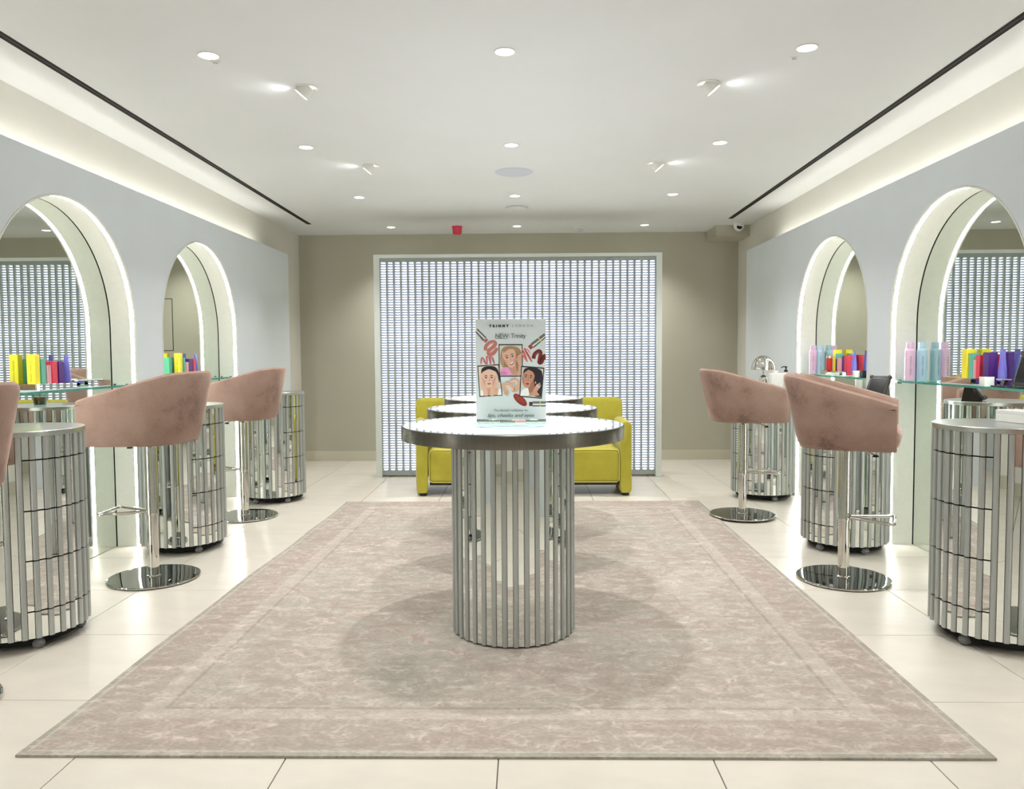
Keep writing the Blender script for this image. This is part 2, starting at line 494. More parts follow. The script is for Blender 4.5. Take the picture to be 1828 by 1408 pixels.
def arch_path(r, n=40):
    p = [(-r, 0.0), (-r, SPRING*0.5)]
    p += [(-r*math.cos(PI*q/n), SPRING + r*math.sin(PI*q/n)) for q in range(n+1)]
    p += [(r, SPRING*0.5), (r, 0.0)]
    return p
def arch_ring(mb, ro, ri, x0, x1):
    po, pi_ = arch_path(ro), arch_path(ri)
    for k in range(len(po)-1):
        A, B, a, b = po[k], po[k+1], pi_[k], pi_[k+1]
        vs = [(x0,A[0],A[1]),(x0,B[0],B[1]),(x0,b[0],b[1]),(x0,a[0],a[1]),(x1,A[0],A[1]),(x1,B[0],B[1]),(x1,b[0],b[1]),(x1,a[0],a[1])]
        mb.add(vs, [(0,1,2,3),(7,6,5,4),(0,4,5,1),(3,2,6,7)], 0, True)
    return mb

def side(s, wall_x, face_x, mir_x, arches, ends, tname, wname):
    # s = +1: panel looks towards +x (left side of the room)
    HR = ARCH_R + 0.006
    wall = arched_wall(wall_x, wall_x - s*0.03, Y0, Y1, CEIL, arches, HR).build(wname, M['side'])
    struct(wall)
    back = MB().box(min(mir_x - s*0.02, mir_x - s*0.14), max(mir_x - s*0.02, mir_x - s*0.14), Y0, Y1, -0.005, CEIL).build(wname + '_core', M['wall'])
    struct(back); back.name = wname.replace('wall', 'trim') + '_core'
    pan = arched_wall(face_x, face_x - s*0.018, Y0+0.02, PEND, PTOP, arches, HR).build(tname, M['panel'])
    struct(pan)
    a, b = sorted((face_x - s*0.018, wall_x))
    struct(MB().box(a, b, PEND-0.018, PEND, 0.0, PTOP).build(tname + '_end', M['panel']))
    struct(MB().box(a, b, Y0+0.02, PEND-0.018, 2.035, 2.05).build(tname + '_cove', M['white']))
    a, b = sorted((face_x - s*0.030, face_x - s*0.045))
    led = MB().box(a, b, Y0+0.1, 6.9, 2.0505, 2.062).build('light_strip', M['cove'], None)
    tag(led, 'hidden warm light strip in the cove on top of the %s arched panel' % ('left' if s > 0 else 'right'), 'light')
    led.name = 'cove_light'
    names = ('nearest, outside the frame', 'middle', 'farthest')
    for c, nm in zip(arches, names):
        t = thing('alcove_mirror', '%s arched mirror in a lit alcove of the %s wall panel, %s' %
                  ('tall', 'left' if s > 0 else 'right', nm), 'mirror', (mir_x, c, 0), 0, 'arched mirror alcoves')
        d = (face_x - mir_x)
        arch_ring(MB(), ARCH_R + 0.005, ARCH_R - 0.004, d + s*0.0012, s*0.0040).build('alcove_liner', M['reveal'], t)
        arch_ring(MB(), ARCH_R + 0.005, ARCH_R - 0.0036, s*0.0039, -s*0.004).build('joint_gasket', M['slot'], t)
        arch_ring(MB(), ARCH_R - 0.0035, ARCH_R - 0.0045, d - s*0.009, d - s*0.028).build('light_strip', M['led'], t)
        pp = arch_path(ARCH_R - 0.0045)
        def plate(x0, x1, pth):
            n = len(pth)
            mb = MB()
            mb.add([(x0,y,z) for y,z in pth] + [(x1,y,z) for y,z in pth],
                   [tuple(range(n)), tuple(range(2*n-1, n-1, -1))] + [(i,(i+1)%n,n+(i+1)%n,n+i) for i in range(n)])
            return mb
        plate(0.0, -s*0.004, [(y, max(z, 0.003)) for y, z in pp]).build('mirror_glass', M['mirror_green'], t)
        plate(-s*0.0045, -s*0.009, arch_path(ARCH_R + 0.004)).build('backing_board', M['slot'], t)
side(1, WL, PL, ML, ARCH_L, None, 'trim_1', 'wall_left')
side(-1, WR, PR, MR, ARCH_RT, None, 'trim_2', 'wall_right')

t = thing('service_hatch', 'flush wall hatch with a dark outline behind the screen, reflected in the farther left mirror', 'hatch', (-0.86, Y1, 1.47))
MB().box(-0.26, 0.26, -0.0015, 0.0, -0.28, 0.28).build('shadow_gap', M['slot'], t)
MB().box(-0.253, 0.253, -0.004, -0.0016, -0.273, 0.273).build('panel_face', M['wall'], t)

# bulkhead box in the far right corner
struct(MB().box(1.905, WR, 7.86, Y1, 2.298, CEIL).build('trim_3', M['wall']))

# ------------------------------------------------------------ rug
def rug():
    n, k = 28, 40
    A, B, Cc, D = (-1.457, 2.119), (1.299, 2.119), (1.313, 5.912), (-1.381, 5.902)
    me = bpy.data.meshes.new('rug'); vs = []; fs = []; uvs = []
    rnd = random.Random(4)
    for j in range(k+1):
        v = j/k; wob = 0.004*math.sin(v*23)+0.004*math.sin(v*9+1)
        for i in range(n+1):
            u = i/n
            x = (A[0]*(1-v)+D[0]*v)*(1-u) + (B[0]*(1-v)+Cc[0]*v)*u
            y = (A[1]*(1-u)+B[1]*u)*(1-v) + (D[1]*(1-u)+Cc[1]*u)*v
            if i == 0: x += wob
            z = 0.009
            if i in (0, n) or j in (0, k): z = 0.0075
            vs.append((x,y,z)); uvs.append(((u-0.5)*RUG_W, (v-0.5)*RUG_L))
    W_ = n+1
    for j in range(k):
        for i in range(n): fs.append((j*W_+i, j*W_+i+1, (j+1)*W_+i+1, (j+1)*W_+i))
    rim = [i for i in range(W_)] + [j*W_+n for j in range(1,k+1)] + [k*W_+i for i in range(n-1,-1,-1)] + [j*W_ for j in range(k-1,0,-1)]
    b = len(vs)
    for r in rim: vs.append((vs[r][0], vs[r][1], 0.0008)); uvs.append(uvs[r])
    m = len(rim)
    for q in range(m): fs.append((rim[q], b+q, b+(q+1)%m, rim[(q+1)%m]))
    fs.append(tuple(b+q for q in range(m)))
    me.from_pydata(vs, [], fs)
    uvl = me.uv_layers.new(name='rug')
    for l in me.loops: uvl.data[l.index].uv = uvs[l.vertex_index]
    me.materials.append(M['rug']); me.update()
    o = put('rug', me)
    tag(o, 'large faded blush and beige patterned rug on the tiled floor', 'rug')
rug()

# ------------------------------------------------------------ ribbed mirror drums
def rib_mesh(w, d, h, name='rib'):
    """vertical rib: front at +x, standing on z=0; x from 0 to d"""
    p = [(0,-w/2),(d*0.55,-w/2),(d*0.88,-w*0.36),(d,-w*0.16),(d,w*0.16),(d*0.88,w*0.36),(d*0.55,w/2),(0,w/2)]
    return MB().prism(p, 0, h, smooth=True).mesh(name, M['rib'])
def strip_mesh(w, h):
    return MB().box(-0.003, 0, -w/2, w/2, 0, h).mesh('mirror_strip', M['mirror'])

def ring_of(parent, ribs, strips, rm, rad_ang, offset, z, rib_me, strip_me):
    for k in ribs:
        a = k*rad_ang + offset
        put('rib', rib_me, parent, (rm*math.cos(a), rm*math.sin(a), z), a)
    for k in strips:
        a = (k+0.5)*rad_ang + offset
        rr = rm*math.cos(rad_ang/2) + 0.0015
        put('mirror_strip', strip_me, parent, (rr*math.cos(a), rr*math.sin(a), z), a)

# --- lit display tables
def make_table():
    t = thing('display_table', '', 'table', (0,0,0), 0, 'round lit display tables on the rug')
    n = 36; pa = 2*PI/n; rm = 0.2425; h0, h1 = 0.0155, 0.796
    off = R_(3.0)
    MB().lathe([(rm-0.006, 0.0098), (rm-0.006, h1)], 72).build('drum_core', M['slot'], t)
    ribm = rib_mesh(0.0185, 0.0085, h1-h0); sm = strip_mesh(2*rm*math.sin(pa/2)-0.0215, h1-h0)
    ring_of(t, range(n), range(n), rm, pa, off, h0, ribm, sm)
    MB().lathe([(0.40,0.7965),(0.45,0.7965),(0.4505,0.798),(0.4505,0.8475),(0.448,0.8490),(0.40,0.8490)], 96).build('steel_band', M['steel'], t)
    MB().lathe([(0.0,0.7985),(0.40,0.7985)], 64, cap=False).build('underside', M['steel'], t)
    MB().lathe([(0.404,0.8492),(0.446,0.8492),(0.446,0.8500),(0.404,0.8500)], 96, cap=False).build('glass_rim', M['topglass'], t)
    MB().lathe([(0.4038,0.8492),(0.4038,0.8499),(0.0,0.8499)], 96, cap=False).build('light_panel', M['tabletop'], t)
    return t
tb = make_table()
tb['label'] = 'nearest round lit table on a ribbed mirror drum, carrying the lipstick poster'
TABLES = [(-0.056, 3.155), (-0.075, 4.131), (-0.083, 5.061)]
Z_RUG = 0.0095
CM = child_map()
tb.location = TABLES[0] + (0.0,)
dup(tb, CM, 'middle round lit table, between the poster table and the farthest table', TABLES[1] + (0.0,))
dup(tb, CM, 'farthest round lit table, standing just in front of the yellow sofa', TABLES[2] + (0.0,))

# --- round drawer cabinets
SEAMS = (0.155, 0.352, 0.545, 0.740)
def make_cabinet():
    t = thing('drawer_cabinet', '', 'cabinet', (0,0,0), 0, 'round mirrored drawer cabinets')
    n = 32; pa = 2*PI/n; rm = 0.2305; z0, z1 = 0.050, 0.829
    MB().lathe([(rm-0.030, 0.020), (rm-0.028, 0.047), (rm-0.006, 0.050), (rm-0.006, z1)], 64).build('drum_core', M['slot'], t)
    rfull = rib_mesh(0.0195, 0.010, z1-z0)
    w = 2*rm*math.sin(pa/2) - 0.0230
    sfull = strip_mesh(w, z1-z0)
    full = [k for k in range(n) if not (k <= 4 or k >= n-4)]
    ring_of(t, full, [k for k in full if k+1 in full], rm, pa, 0, z0, rfull, sfull)
    gp = 0.0026
    zs = [z0] + list(SEAMS) + [z1]
    dr_r = [k for k in range(-4, 5)]; dr_s = [k for k in range(-5, 5)]
    for i in range(5):
        a, b = zs[i] + (gp if i else 0), zs[i+1] - (gp if i < 4 else 0)
        rme = rib_mesh(0.0195, 0.010, b-a); sme = strip_mesh(w, b-a)
        if i in (0, 4):
            ring_of(t, dr_r, dr_s, rm, pa, 0, a, rme, sme)
        else:
            ph = 5*pa - R_(2.6)
            mb = MB(); N = 20; ro, ri = rm - 0.0025, rm - 0.0058
            ring0 = []
            for q in range(N+1):
                g_ = -ph + 2*ph*q/N
                ring0.append([(ro*math.cos(g_), ro*math.sin(g_), a), (ro*math.cos(g_), ro*math.sin(g_), b), (ri*math.cos(g_), ri*math.sin(g_), b), (ri*math.cos(g_), ri*math.sin(g_), a)])
            d = mb.loft(ring0, smooth=False).build('drawer', M['black'], t)
            ring_of(d, dr_r, dr_s, rm, pa, 0, a, rme, sme)
    MB().lathe([(0.0,0.8295),(0.240,0.8295),(0.2415,0.831),(0.2415,0.8485),(0.240,0.850),(0.0,0.850)], 72, cap=False).build('top_slab', M['slab'], t)
    for k in range(5):
        a = 2*PI*k/5 + 0.5
        MB().lathe([(0.0,0.0005),(0.012,0.002),(0.021,0.010),(0.024,0.022),(0.018,0.034),(0.010,0.040)], 16,
                   (0.198*math.cos(a), 0.198*math.sin(a), 0)).build('castor', M['castor'], t)
    return t
cb = make_cabinet()
CM = child_map()
CABS = [(-2.052, 3.08, 0, 'nearest left round mirrored drawer cabinet, cut off by the left frame edge'),
        (-2.040, 4.535, 0, 'middle left round mirrored drawer cabinet behind the nearer left stool'),
        (-1.990, 6.05, 0, 'farthest left round mirrored drawer cabinet by the panel end'),
        (1.868, 3.08, PI, 'nearest right round mirrored drawer cabinet with a white box on top'),
        (1.857, 4.53, PI, 'middle right round mirrored drawer cabinet with a black tablet on top'),
        (1.857, 6.11, PI, 'farthest right round mirrored drawer cabinet with a chrome lamp on top')]
for i, (x, y, r, lb) in enumerate(CABS):
    if i == 0:
        cb.location = (x, y, 0); cb['label'] = lb
    else:
        dup(cb, CM, lb, (x, y, 0), r)

# ------------------------------------------------------------ bar stools (face local +x, shell bottom at z = 0 of the seat)
def u_plan(wid, back, front, n=40):
    """U from the right arm tip round the back to the left arm tip"""
    pts = []
    xs_ = -0.02
    m = 8
    for i in range(m): pts.append((front + (xs_-front)*i/m, -wid))
    nb = n
    for i in range(nb+1):
        a = -PI/2 - PI*i/nb
        ca, sa = math.cos(a), math.sin(a)
        e = 0.80
        px = xs_ + (abs(ca)**e)*(xs_-back)*(-1); py = wid*(abs(sa)**e)*(1 if sa > 0 else -1)
        pts.append((px, py))
    for i in range(1, m+1): pts.append((xs_ + (front-xs_)*i/m, wid))
    return pts
def shell_mesh():
    FR = 0.222
    bot = u_plan(0.250, -0.215, FR); top = u_plan(0.272, -0.300, FR)
    n = len(bot)
    def nrm(P, i):
        a = P[max(i-1,0)]; b = P[min(i+1,n-1)]
        t = Vector((b[0]-a[0], b[1]-a[1])).normalized()
        return Vector((t.y, -t.x))       # to be pointed outward
    rings = []
    for i in range(n):
        s = (FR - top[i][0])/(FR + 0.300)
        H = 0.225 + 0.145*(s**0.92) - 0.012*max(0, s-0.85)/0.15
        prof = [(0.030, 0.0), (0.010, 0.004), (0.0, 0.020), (0.0, 0.12), (0.0, 0.20), (0.0, H-0.030), (0.006, H-0.010), (0.020, H), (0.036, H-0.004), (0.047, H-0.022), (0.050, 0.16), (0.050, 0.02)]
        ring = []
        for d, h in prof:
            f = min(1.0, h/0.37)
            P = Vector((bot[i][0]*(1-f)+top[i][0]*f, bot[i][1]*(1-f)+top[i][1]*f))
            nb, ntp = nrm(bot, i), nrm(top, i)
            N = (nb*(1-f)+ntp*f).normalized()
            c = Vector((P.x-0.05, P.y))
            if N.dot(c) < 0: N = -N
            Q = P - N*d
            ring.append((Q.x, Q.y, h))
        rings.append(ring)
    def cap(r, dx):
        c = Vector((0,0,0))
        for p in r: c += Vector(p)
        c /= len(r)
        return [tuple(c + (Vector(p)-c)*0.80 + Vector((dx,0,0))) if True else p for p in r]
    # rounded arm fronts: keep height, thin only across
    def cap2(r, dx):
        ys_ = [p[1] for p in r]; cyy = sum(ys_)/len(ys_); zm = max(p[2] for p in r)
        return [(p[0]+dx, cyy+(p[1]-cyy)*0.72, min(p[2], zm-0.006) if p[2] > 0.05 else p[2]+0.004) for p in r]
    rings = [cap2(rings[0], 0.010)] + rings + [cap2(rings[-1], 0.010)]
    mb = MB().loft(rings)
    # underside pan
    pan = [(x*0.97, y*0.97) for x, y in bot]
    mb.prism(pan, 0.001, 0.022)
    return mb.mesh('seat_shell', M['velvet'])
def cushion_mesh():
    FR = 0.245
    base = u_plan(0.196, -0.180, FR - 0.03)
    k = [(FR-0.008, 0.185), (FR, 0.160), (FR+0.004, 0.0), (FR, -0.160), (FR-0.008, -0.185)]
    poly = base + k
    cx = 0.03
    def ring(ins, z):
        return [(cx + (x-cx)*(1-ins/0.22), y*(1-ins/0.20), z) for x, y in poly]
    return MB().loft([ring(0.03,0.012), ring(0.006,0.02), ring(-0.003,0.05), ring(-0.002,0.078), ring(0.008,0.098), ring(0.030,0.108), ring(0.08,0.112)]).mesh('seat_cushion', M['velvet'])

def make_stool():
    t = thing('bar_stool', '', 'stool', (0,0,0), 0, 'blush velvet bar stools')
    zb = 0.0   # moved per stool through the parts below
    base = MB().lathe([(0.0,0.0005),(0.205,0.0005),(0.217,0.003),(0.220,0.008),(0.217,0.0125),(0.205,0.0135),(0.06,0.0145),(0.0,0.0145)], 72, cap=False).build('base_disc', M['dchrome'], t)
    MB().tube([(0.218*math.cos(2*PI*i/64), 0.218*math.sin(2*PI*i/64), 0.0095) for i in range(64)], 0.0045, 8, closed=True).build('base_ring', M['chrome'], base)
    lo = MB().lathe([(0.034,0.014),(0.034,0.018),(0.0265,0.022),(0.0265,0.40)], 28).build('inner_post', M['chrome'], t)
    upz = bpy.data.objects.new('seat_shell', shell_mesh()); C.objects.link(upz); upz.parent = t
    cu = put('seat_cushion', cushion_mesh(), t)
    ou = MB().lathe([(0.0275,-0.372),(0.0305,-0.372),(0.0315,-0.366),(0.0305,-0.360),(0.0305,-0.025),(0.040,-0.015),(0.060,-0.002)], 28).build('outer_post', M['chrome'], t)
    cr = 0.012
    A, B = (0.225, -0.115), (0.225, 0.115)
    def corner(P, Q, S, r=0.03):
        p, q, s = Vector(P+(0,)), Vector(Q+(0,)), Vector(S+(0,))
        a = q + (p-q).normalized()*r; b = q + (s-q).normalized()*r
        return [tuple(a.lerp(q, u).lerp(q.lerp(b, u), u)) for u in (0, .25, .5, .75, 1)]
    ap0, ap1 = (0.030, -0.012), (0.030, 0.012)
    path = [ap0 + (0,)] + corner(ap0, A, B) + corner(A, B, ap1) + [ap1 + (0,)]
    fr = MB().tube([(x, y, -0.355) for x, y, z in path], 0.0085, 10).build('footrest', M['chrome'], t)
    lv = MB().tube([(0.03,-0.02,-0.012),(0.10,-0.05,-0.020),(0.135,-0.065,-0.034)], 0.004, 8).build('height_lever', M['chrome'], t)
    lv2 = MB().lathe([(0.0,-0.045),(0.016,-0.042),(0.012,-0.034),(0.0,-0.030)], 14, (0.140,-0.067,0), cap=False).build('lever_knob', M['black'], lv)
    return t
st = make_stool()
CM = child_map()
UPPER = ('seat_shell', 'seat_cushion', 'outer_post', 'footrest', 'height_lever')
STOOLS = [(-1.907, 3.884, PI, 0.702, 'nearer left blush velvet stool in full view'),
          (-1.986, 5.392, PI, 0.694, 'farther left blush velvet stool beside the farthest left cabinet'),
          (-1.956, 2.414, PI, 0.696, 'left foreground blush velvet stool, almost wholly cut off by the frame'),
          (1.580, 3.860, R_(-26), 0.672, 'nearer right blush velvet stool, turned so its seat cushion shows'),
          (1.492, 5.355, 0.0, 0.669, 'farther right blush velvet stool in front of the chrome lamp'),
          (1.890, 2.410, R_(-4), 0.680, 'right foreground blush velvet stool, almost wholly cut off by the frame')]
for i, (x, y, r, h, lb) in enumerate(STOOLS):
    if i == 0:
        o = st; o.location = (x, y, 0.0); o.rotation_euler = (0, 0, r); o['label'] = lb
    else:
        z_ = 0.0095 if i == 4 else 0.0     # one base rests on the rug's edge
        o = dup(st, CM, lb, (x, y, z_), r); h -= z_
    STOOLS[i] = (o, h)
for o, h in STOOLS:
    for ch in kids(o):
        if ch.name.split('.')[0] in UPPER: ch.location.z = h

# ------------------------------------------------------------ yellow sofa
def make_sofa():
    t = thing('sofa', 'low mustard yellow upholstered sofa in front of the glowing screen', 'sofa', (0,0,0))
    def arm(xf0, xf1, xb0, xb1):
        # front profile z 0.022..0.60, rounded slab running back, slightly splayed
        rings = []
        for y, s, zt in ((6.155,0.80,0.575),(6.162,0.95,0.590),(6.18,1.0,0.598),(6.40,1.0,0.60),(6.62,1.0,0.60),(6.64,0.9,0.59)):
            f = (y-6.155)/0.485
            a = xf0*(1-f)+xb0*f; b = xf1*(1-f)+xb1*f; c = (a+b)/2; w = (b-a)/2*s
            r = w*0.9
            ring = [(c-w, y, 0.05), (c-w*0.8, y, 0.026), (c+w*0.8, y, 0.026), (c+w, y, 0.05), (c+w, y, zt-r*0.9)]
            for q in range(1, 8):
                g_ = PI*q/8
                ring.append((c + w*math.cos(g_), y, zt - r*0.9 + r*0.9*math.sin(g_)))
            ring.append((c-w, y, zt-r*0.9))
            rings.append(ring)
        return MB().loft(rings).build('arm', M['wool'], t)
    arm(-0.880, -0.788, -0.955, -0.865); arm(0.747, 0.840, 0.745, 0.835)
    # seat block
    MB().rbox(-0.787, 0.746, 6.165, 6.64, 0.105, 0.378, 0.035, seg=4).build('seat', M['wool'], t)
    pth = [(-0.780, 6.168, 0.125), (-0.781, 6.168, 0.34), (-0.765, 6.170, 0.366)] + [(-0.75+1.46*i/10, 6.172, 0.369) for i in range(11)] + [(0.726, 6.170, 0.366), (0.740, 6.168, 0.34), (0.739, 6.168, 0.125), (0.72, 6.168, 0.110), (-0.76, 6.168, 0.110)]
    MB().tube(pth, 0.0035, 6, closed=True).build('piping', M['piping'], t)
    # slanted back
    rings = []
    for z, yo, th, x0, x1 in ((0.10,6.60,0.10,-0.93,0.80),(0.40,6.62,0.11,-0.95,0.815),(0.66,6.66,0.10,-0.965,0.832),(0.725,6.668,0.09,-0.960,0.828),(0.752,6.675,0.06,-0.935,0.803),(0.758,6.68,0.03,-0.90,0.77)):
        ring = []
        for sx, ex in ((x0, 1), (x1, -1)):
            pass
        r = th/2*0.9
        pts = []
        for cx_, sgn in ((x1-r, 1), (x0+r, -1)):
            for q in range(9):
                g_ = (-PI/2 + PI*q/8) if sgn > 0 else (PI/2 + PI*q/8)
                pts.append((cx_ + r*math.cos(g_), yo + th/2 + th/2*math.sin(g_), z))
        rings.append(pts)
    MB().loft(rings).build('backrest', M['wool'], t)
    for x, y in ((-0.834,6.20),(0.793,6.20),(-0.91,6.58),(0.79,6.58)):
        MB().lathe([(0.030,0.0005),(0.030,0.027)], 16, (x,y,0)).build('foot', M['black'], t)
    MB().box(-0.78, 0.74, 6.20, 6.63, 0.082, 0.106).build('underside', M['black'], t)
make_sofa()

# ------------------------------------------------------------ glowing screen of stacked pots
def make_screen():
    XA, XB, YS, ZT = -1.390, 1.240, 7.12, 2.047
    t = thing('light_screen', 'tall backlit screen of stacked glowing pots in a white frame behind the sofa', 'screen', (0,YS,0))
    F = 0.052
    MB().box(XA, XA+F, 0, 0.32, 0.002, ZT).build('frame_side', M['frame'], t)
    MB().box(XB-F, XB, 0, 0.32, 0.002, ZT).build('frame_side', M['frame'], t)
    MB().box(XA+F, XB-F, 0, 0.32, ZT-0.030, ZT).build('frame_top', M['frame'], t)
    MB().box(XA+F, XB-F, 0.20, 0.22, 0.03, ZT-0.03).build('back_board', M['white'], t)
    n = 39; x0, x1 = XA+F, XB-F; pw = (x1-x0)/n
    zb, zt = 0.022, ZT-0.030; sb, stp = 0.058, ZT-0.058; hw = 0.0248
    mb = MB()
    for i in range(n):
        c = x0 + pw*(i+0.5); N = 10
        inner = [(c+hw*math.cos(PI*q/N), stp-hw+hw*math.sin(PI*q/N)) for q in range(N+1)] + [(c-hw*math.cos(PI*q/N), sb+hw-hw*math.sin(PI*q/N)) for q in range(N+1)]
        a, b = c-pw/2, c+pw/2
        outer = []
        for q in range(N+1): outer.append((b - pw*q/N, zt))
        for q in range(N+1): outer.append((a + pw*q/N, zb))
        k = len(inner)
        vs = [(x,0.018,z) for x,z in inner] + [(x,0.018,z) for x,z in outer] + [(x,0.034,z) for x,z in inner]
        fs = [(q, (q+1)%k, k+(q+1)%k, k+q) for q in range(k)] + [(q, 2*k+q, 2*k+(q+1)%k, (q+1)%k) for q in range(k)]
        mb.add(vs, fs)
    mb.box(x0, x1, 0.018, 0.034, zb-0.002, zb); 
    mb.build('perforated_panel', M['perf'], t)
    # a stack of 83 pots behind each slot
    rows = 83; ph = (stp-sb)/rows
    mb = MB()
    for r in range(rows):
        z = sb + ph*r
        a = hw*0.80; b = hw*1.04
        h0, h1, h2, h3 = z+ph*0.18, z+ph*0.34, z+ph*0.56, z+ph*0.72
        pr = [(-a,h0),(a,h0),(b,h1),(b,h2),(a,h3),(-a,h3),(-b,h2),(-b,h1)]
        vs = [(x,0.036,zz) for x,zz in pr] + [(x,0.060,zz) for x,zz in pr]
        mb.add(vs, [tuple(range(8))] + [(q,(q+1)%8,8+(q+1)%8,8+q) for q in range(8)], 0)
    mb.box(-hw*1.05, hw*1.05, 0.055, 0.064, sb, stp, 1)
    me = mb.mesh('pot_stack', [M['pot'], M['potgap']])
    for i in range(n):
        o = put('pot_stack', me, t, (x0+pw*(i+0.5), 0, 0))
        o['kind'] = 'stuff'
    return t
make_screen()

# ------------------------------------------------------------ ceiling fittings
rowname = ('first row from the camera', 'second row from the camera', 'third row from the camera', 'last row, nearest the back wall')
colname = ('left', 'centre', 'right')
ring_me = MB().lathe([(0.040,0.0),(0.046,0.0),(0.047,-0.003),(0.044,-0.005),(0.040,-0.004)], 32, cap=False).mesh('trim_ring', M['white'])
disc_me = MB().lathe([(0.0405,-0.001),(0.0405,-0.0030),(0.0,-0.0032)], 32, cap=False).mesh('diffuser', M['lamp'])
for j, y in enumerate(DOWN_Y):
    for i, x in enumerate(DOWN_X):
        t = thing('downlight', '%s recessed round ceiling downlight of the %s' % (colname[i], rowname[j]), 'light', (x, y, CEIL), 0, 'recessed ceiling downlights')
        put('trim_ring', ring_me, t); put('diffuser', disc_me, t)
for j, (x, y, s) in enumerate(SPOTS):
    t = thing('spotlight', '%s tilted white ceiling spotlight on the %s, aimed at the wall' % ('nearer' if j < 2 else 'farther', 'left' if s < 0 else 'right'), 'light', (x, y, CEIL), 0, 'tilted ceiling spotlights')
    MB().lathe([(0.038,0.0),(0.052,0.0),(0.053,-0.003),(0.049,-0.005),(0.038,-0.004)], 32, cap=False).build('trim_ring', M['white'], t)
    M4 = Matrix.Translation((s*0.004, 0, -0.004)) @ Matrix.Rotation(-s*R_(40), 4, 'Y')
    # body cylinder looking along local -z, cut by the ceiling
    MB().lathe([(0.034,0.014),(0.036,0.0),(0.036,-0.038),(0.034,-0.040),(0.031,-0.036)], 28, cap=False).xf(M4).build('lamp_head', M['white'], t)
    MB().lathe([(0.0325,-0.0402),(0.0,-0.0410)], 28, cap=False).xf(M4).build('lens', M['lamp'], t)
def disc_fit(name, label, cat, x, y, prof, mats):
    mb = MB().lathe(prof, 48, (0,0,0), cap=False)
    o = mb.build(name, mats); o.location = (x, y, CEIL); return tag(o, label, cat)
disc_fit('ceiling_speaker', 'wide round flat pale ceiling speaker in the middle of the ceiling', 'speaker', -0.078, 5.513, [(0.0,-0.006),(0.118,-0.006),(0.128,-0.005),(0.135,-0.001),(0.135,0.0)], M['speaker'])
t = thing('access_point', 'white dome-edged wireless access point on the ceiling behind the speaker', 'access point', (-0.073, 6.83, CEIL))
MB().lathe([(0.0,-0.030),(0.060,-0.029),(0.085,-0.024),(0.098,-0.012),(0.098,-0.002),(0.085,0.0)], 48, cap=False).build('dome', M['ap'], t)
MB().lathe([(0.034,-0.0292),(0.036,-0.0306),(0.038,-0.0292)], 40, cap=False).build('light_ring', M['speaker'], t)
t = thing('smoke_detector', 'small white smoke detector on the ceiling near the back wall', 'detector', (0.545, 7.87, CEIL))
MB().lathe([(0.054,0.0),(0.054,-0.020),(0.048,-0.024),(0.034,-0.024)], 32, cap=False).build('mount', M['white'], t)
MB().lathe([(0.034,-0.020),(0.034,-0.045),(0.026,-0.052),(0.0,-0.053)], 32, cap=False).build('sensor_head', M['ap'], t)
t = thing('alarm_sounder', 'red round fire alarm sounder hanging from the ceiling', 'alarm', (-0.680, 7.80, CEIL))
MB().lathe([(0.052,0.0),(0.052,-0.012),(0.048,-0.016)], 32, cap=False).build('mount', M['red'], t)
MB().lathe([(0.049,-0.014),(0.045,-0.066),(0.036,-0.080),(0.0,-0.083)], 32, cap=False).build('sounder_body', M['red'], t)
for x, y, lb in ((-1.342, 3.42, 'left'), (1.168, 3.455, 'right')):
    t = thing('sprinkler_cover', 'tiny white sprinkler cover beside the first %s downlight' % lb, 'sprinkler', (x, y, CEIL))
    MB().lathe([(0.020,0.0),(0.020,-0.003),(0.012,-0.004)], 24, cap=False).build('cover_plate', M['white'], t)
    MB().lathe([(0.010,-0.003),(0.010,-0.008),(0.0,-0.009)], 16, cap=False).build('nozzle', M['ap'], t)
def air_slot(label, xn, xf, yn, yf, w):
    t = thing('air_slot', label, 'vent', (0,0,CEIL))
    def quadbox(o0, o1, z0, z1, m, nm):
        vs = [(xn+o0,yn,z0),(xn+o1,yn,z0),(xf+o1,yf,z0),(xf+o0,yf,z0),(xn+o0,yn,z1),(xn+o1,yn,z1),(xf+o1,yf,z1),(xf+o0,yf,z1)]
        MB().add(vs, [(3,2,1,0),(4,5,6,7),(0,1,5,4),(1,2,6,5),(2,3,7,6),(3,0,4,7)]).build(nm, m, t)
    quadbox(-w/2, w/2, -0.0015, 0.0, M['slot'], 'slot_opening')
    quadbox(-w/2-0.003, -w/2, -0.003, 0.0, M['white'], 'slot_lip')
    quadbox(w/2, w/2+0.003, -0.003, 0.0, M['white'], 'slot_lip')
    quadbox(-0.002, 0.002, -0.0025, -0.0012, M['black'], 'slot_blade')
air_slot('long black linear air slot in the ceiling above the left wall panel', -2.045, -2.098, 0.0, 7.588, 0.047)
air_slot('long black linear air slot in the ceiling above the right wall panel', 1.862, 1.946, 0.0, 7.488, 0.047)
t = thing('security_camera', 'white turret security camera with a black lens in the far right ceiling corner', 'camera', (2.108, 7.78, 0))
MB().lathe([(0.050,2.407),(0.052,2.395),(0.050,2.372),(0.040,2.352),(0.020,2.338),(0.0,2.334)], 32, cap=False).build('housing', M['white'], t)
Mx = Matrix.Translation((-0.006, -0.028, 2.362)) @ Matrix.Rotation(R_(68), 4, 'X')
MB().lathe([(0.034,-0.01),(0.034,0.010),(0.031,0.016),(0.024,0.017)], 28, cap=False).xf(Mx).build('lens_ring', M['white'], t)
MB().lathe([(0.0265,0.0165),(0.022,0.022),(0.0,0.026)], 28, cap=False).xf(Mx).build('lens', M['bgloss'], t)

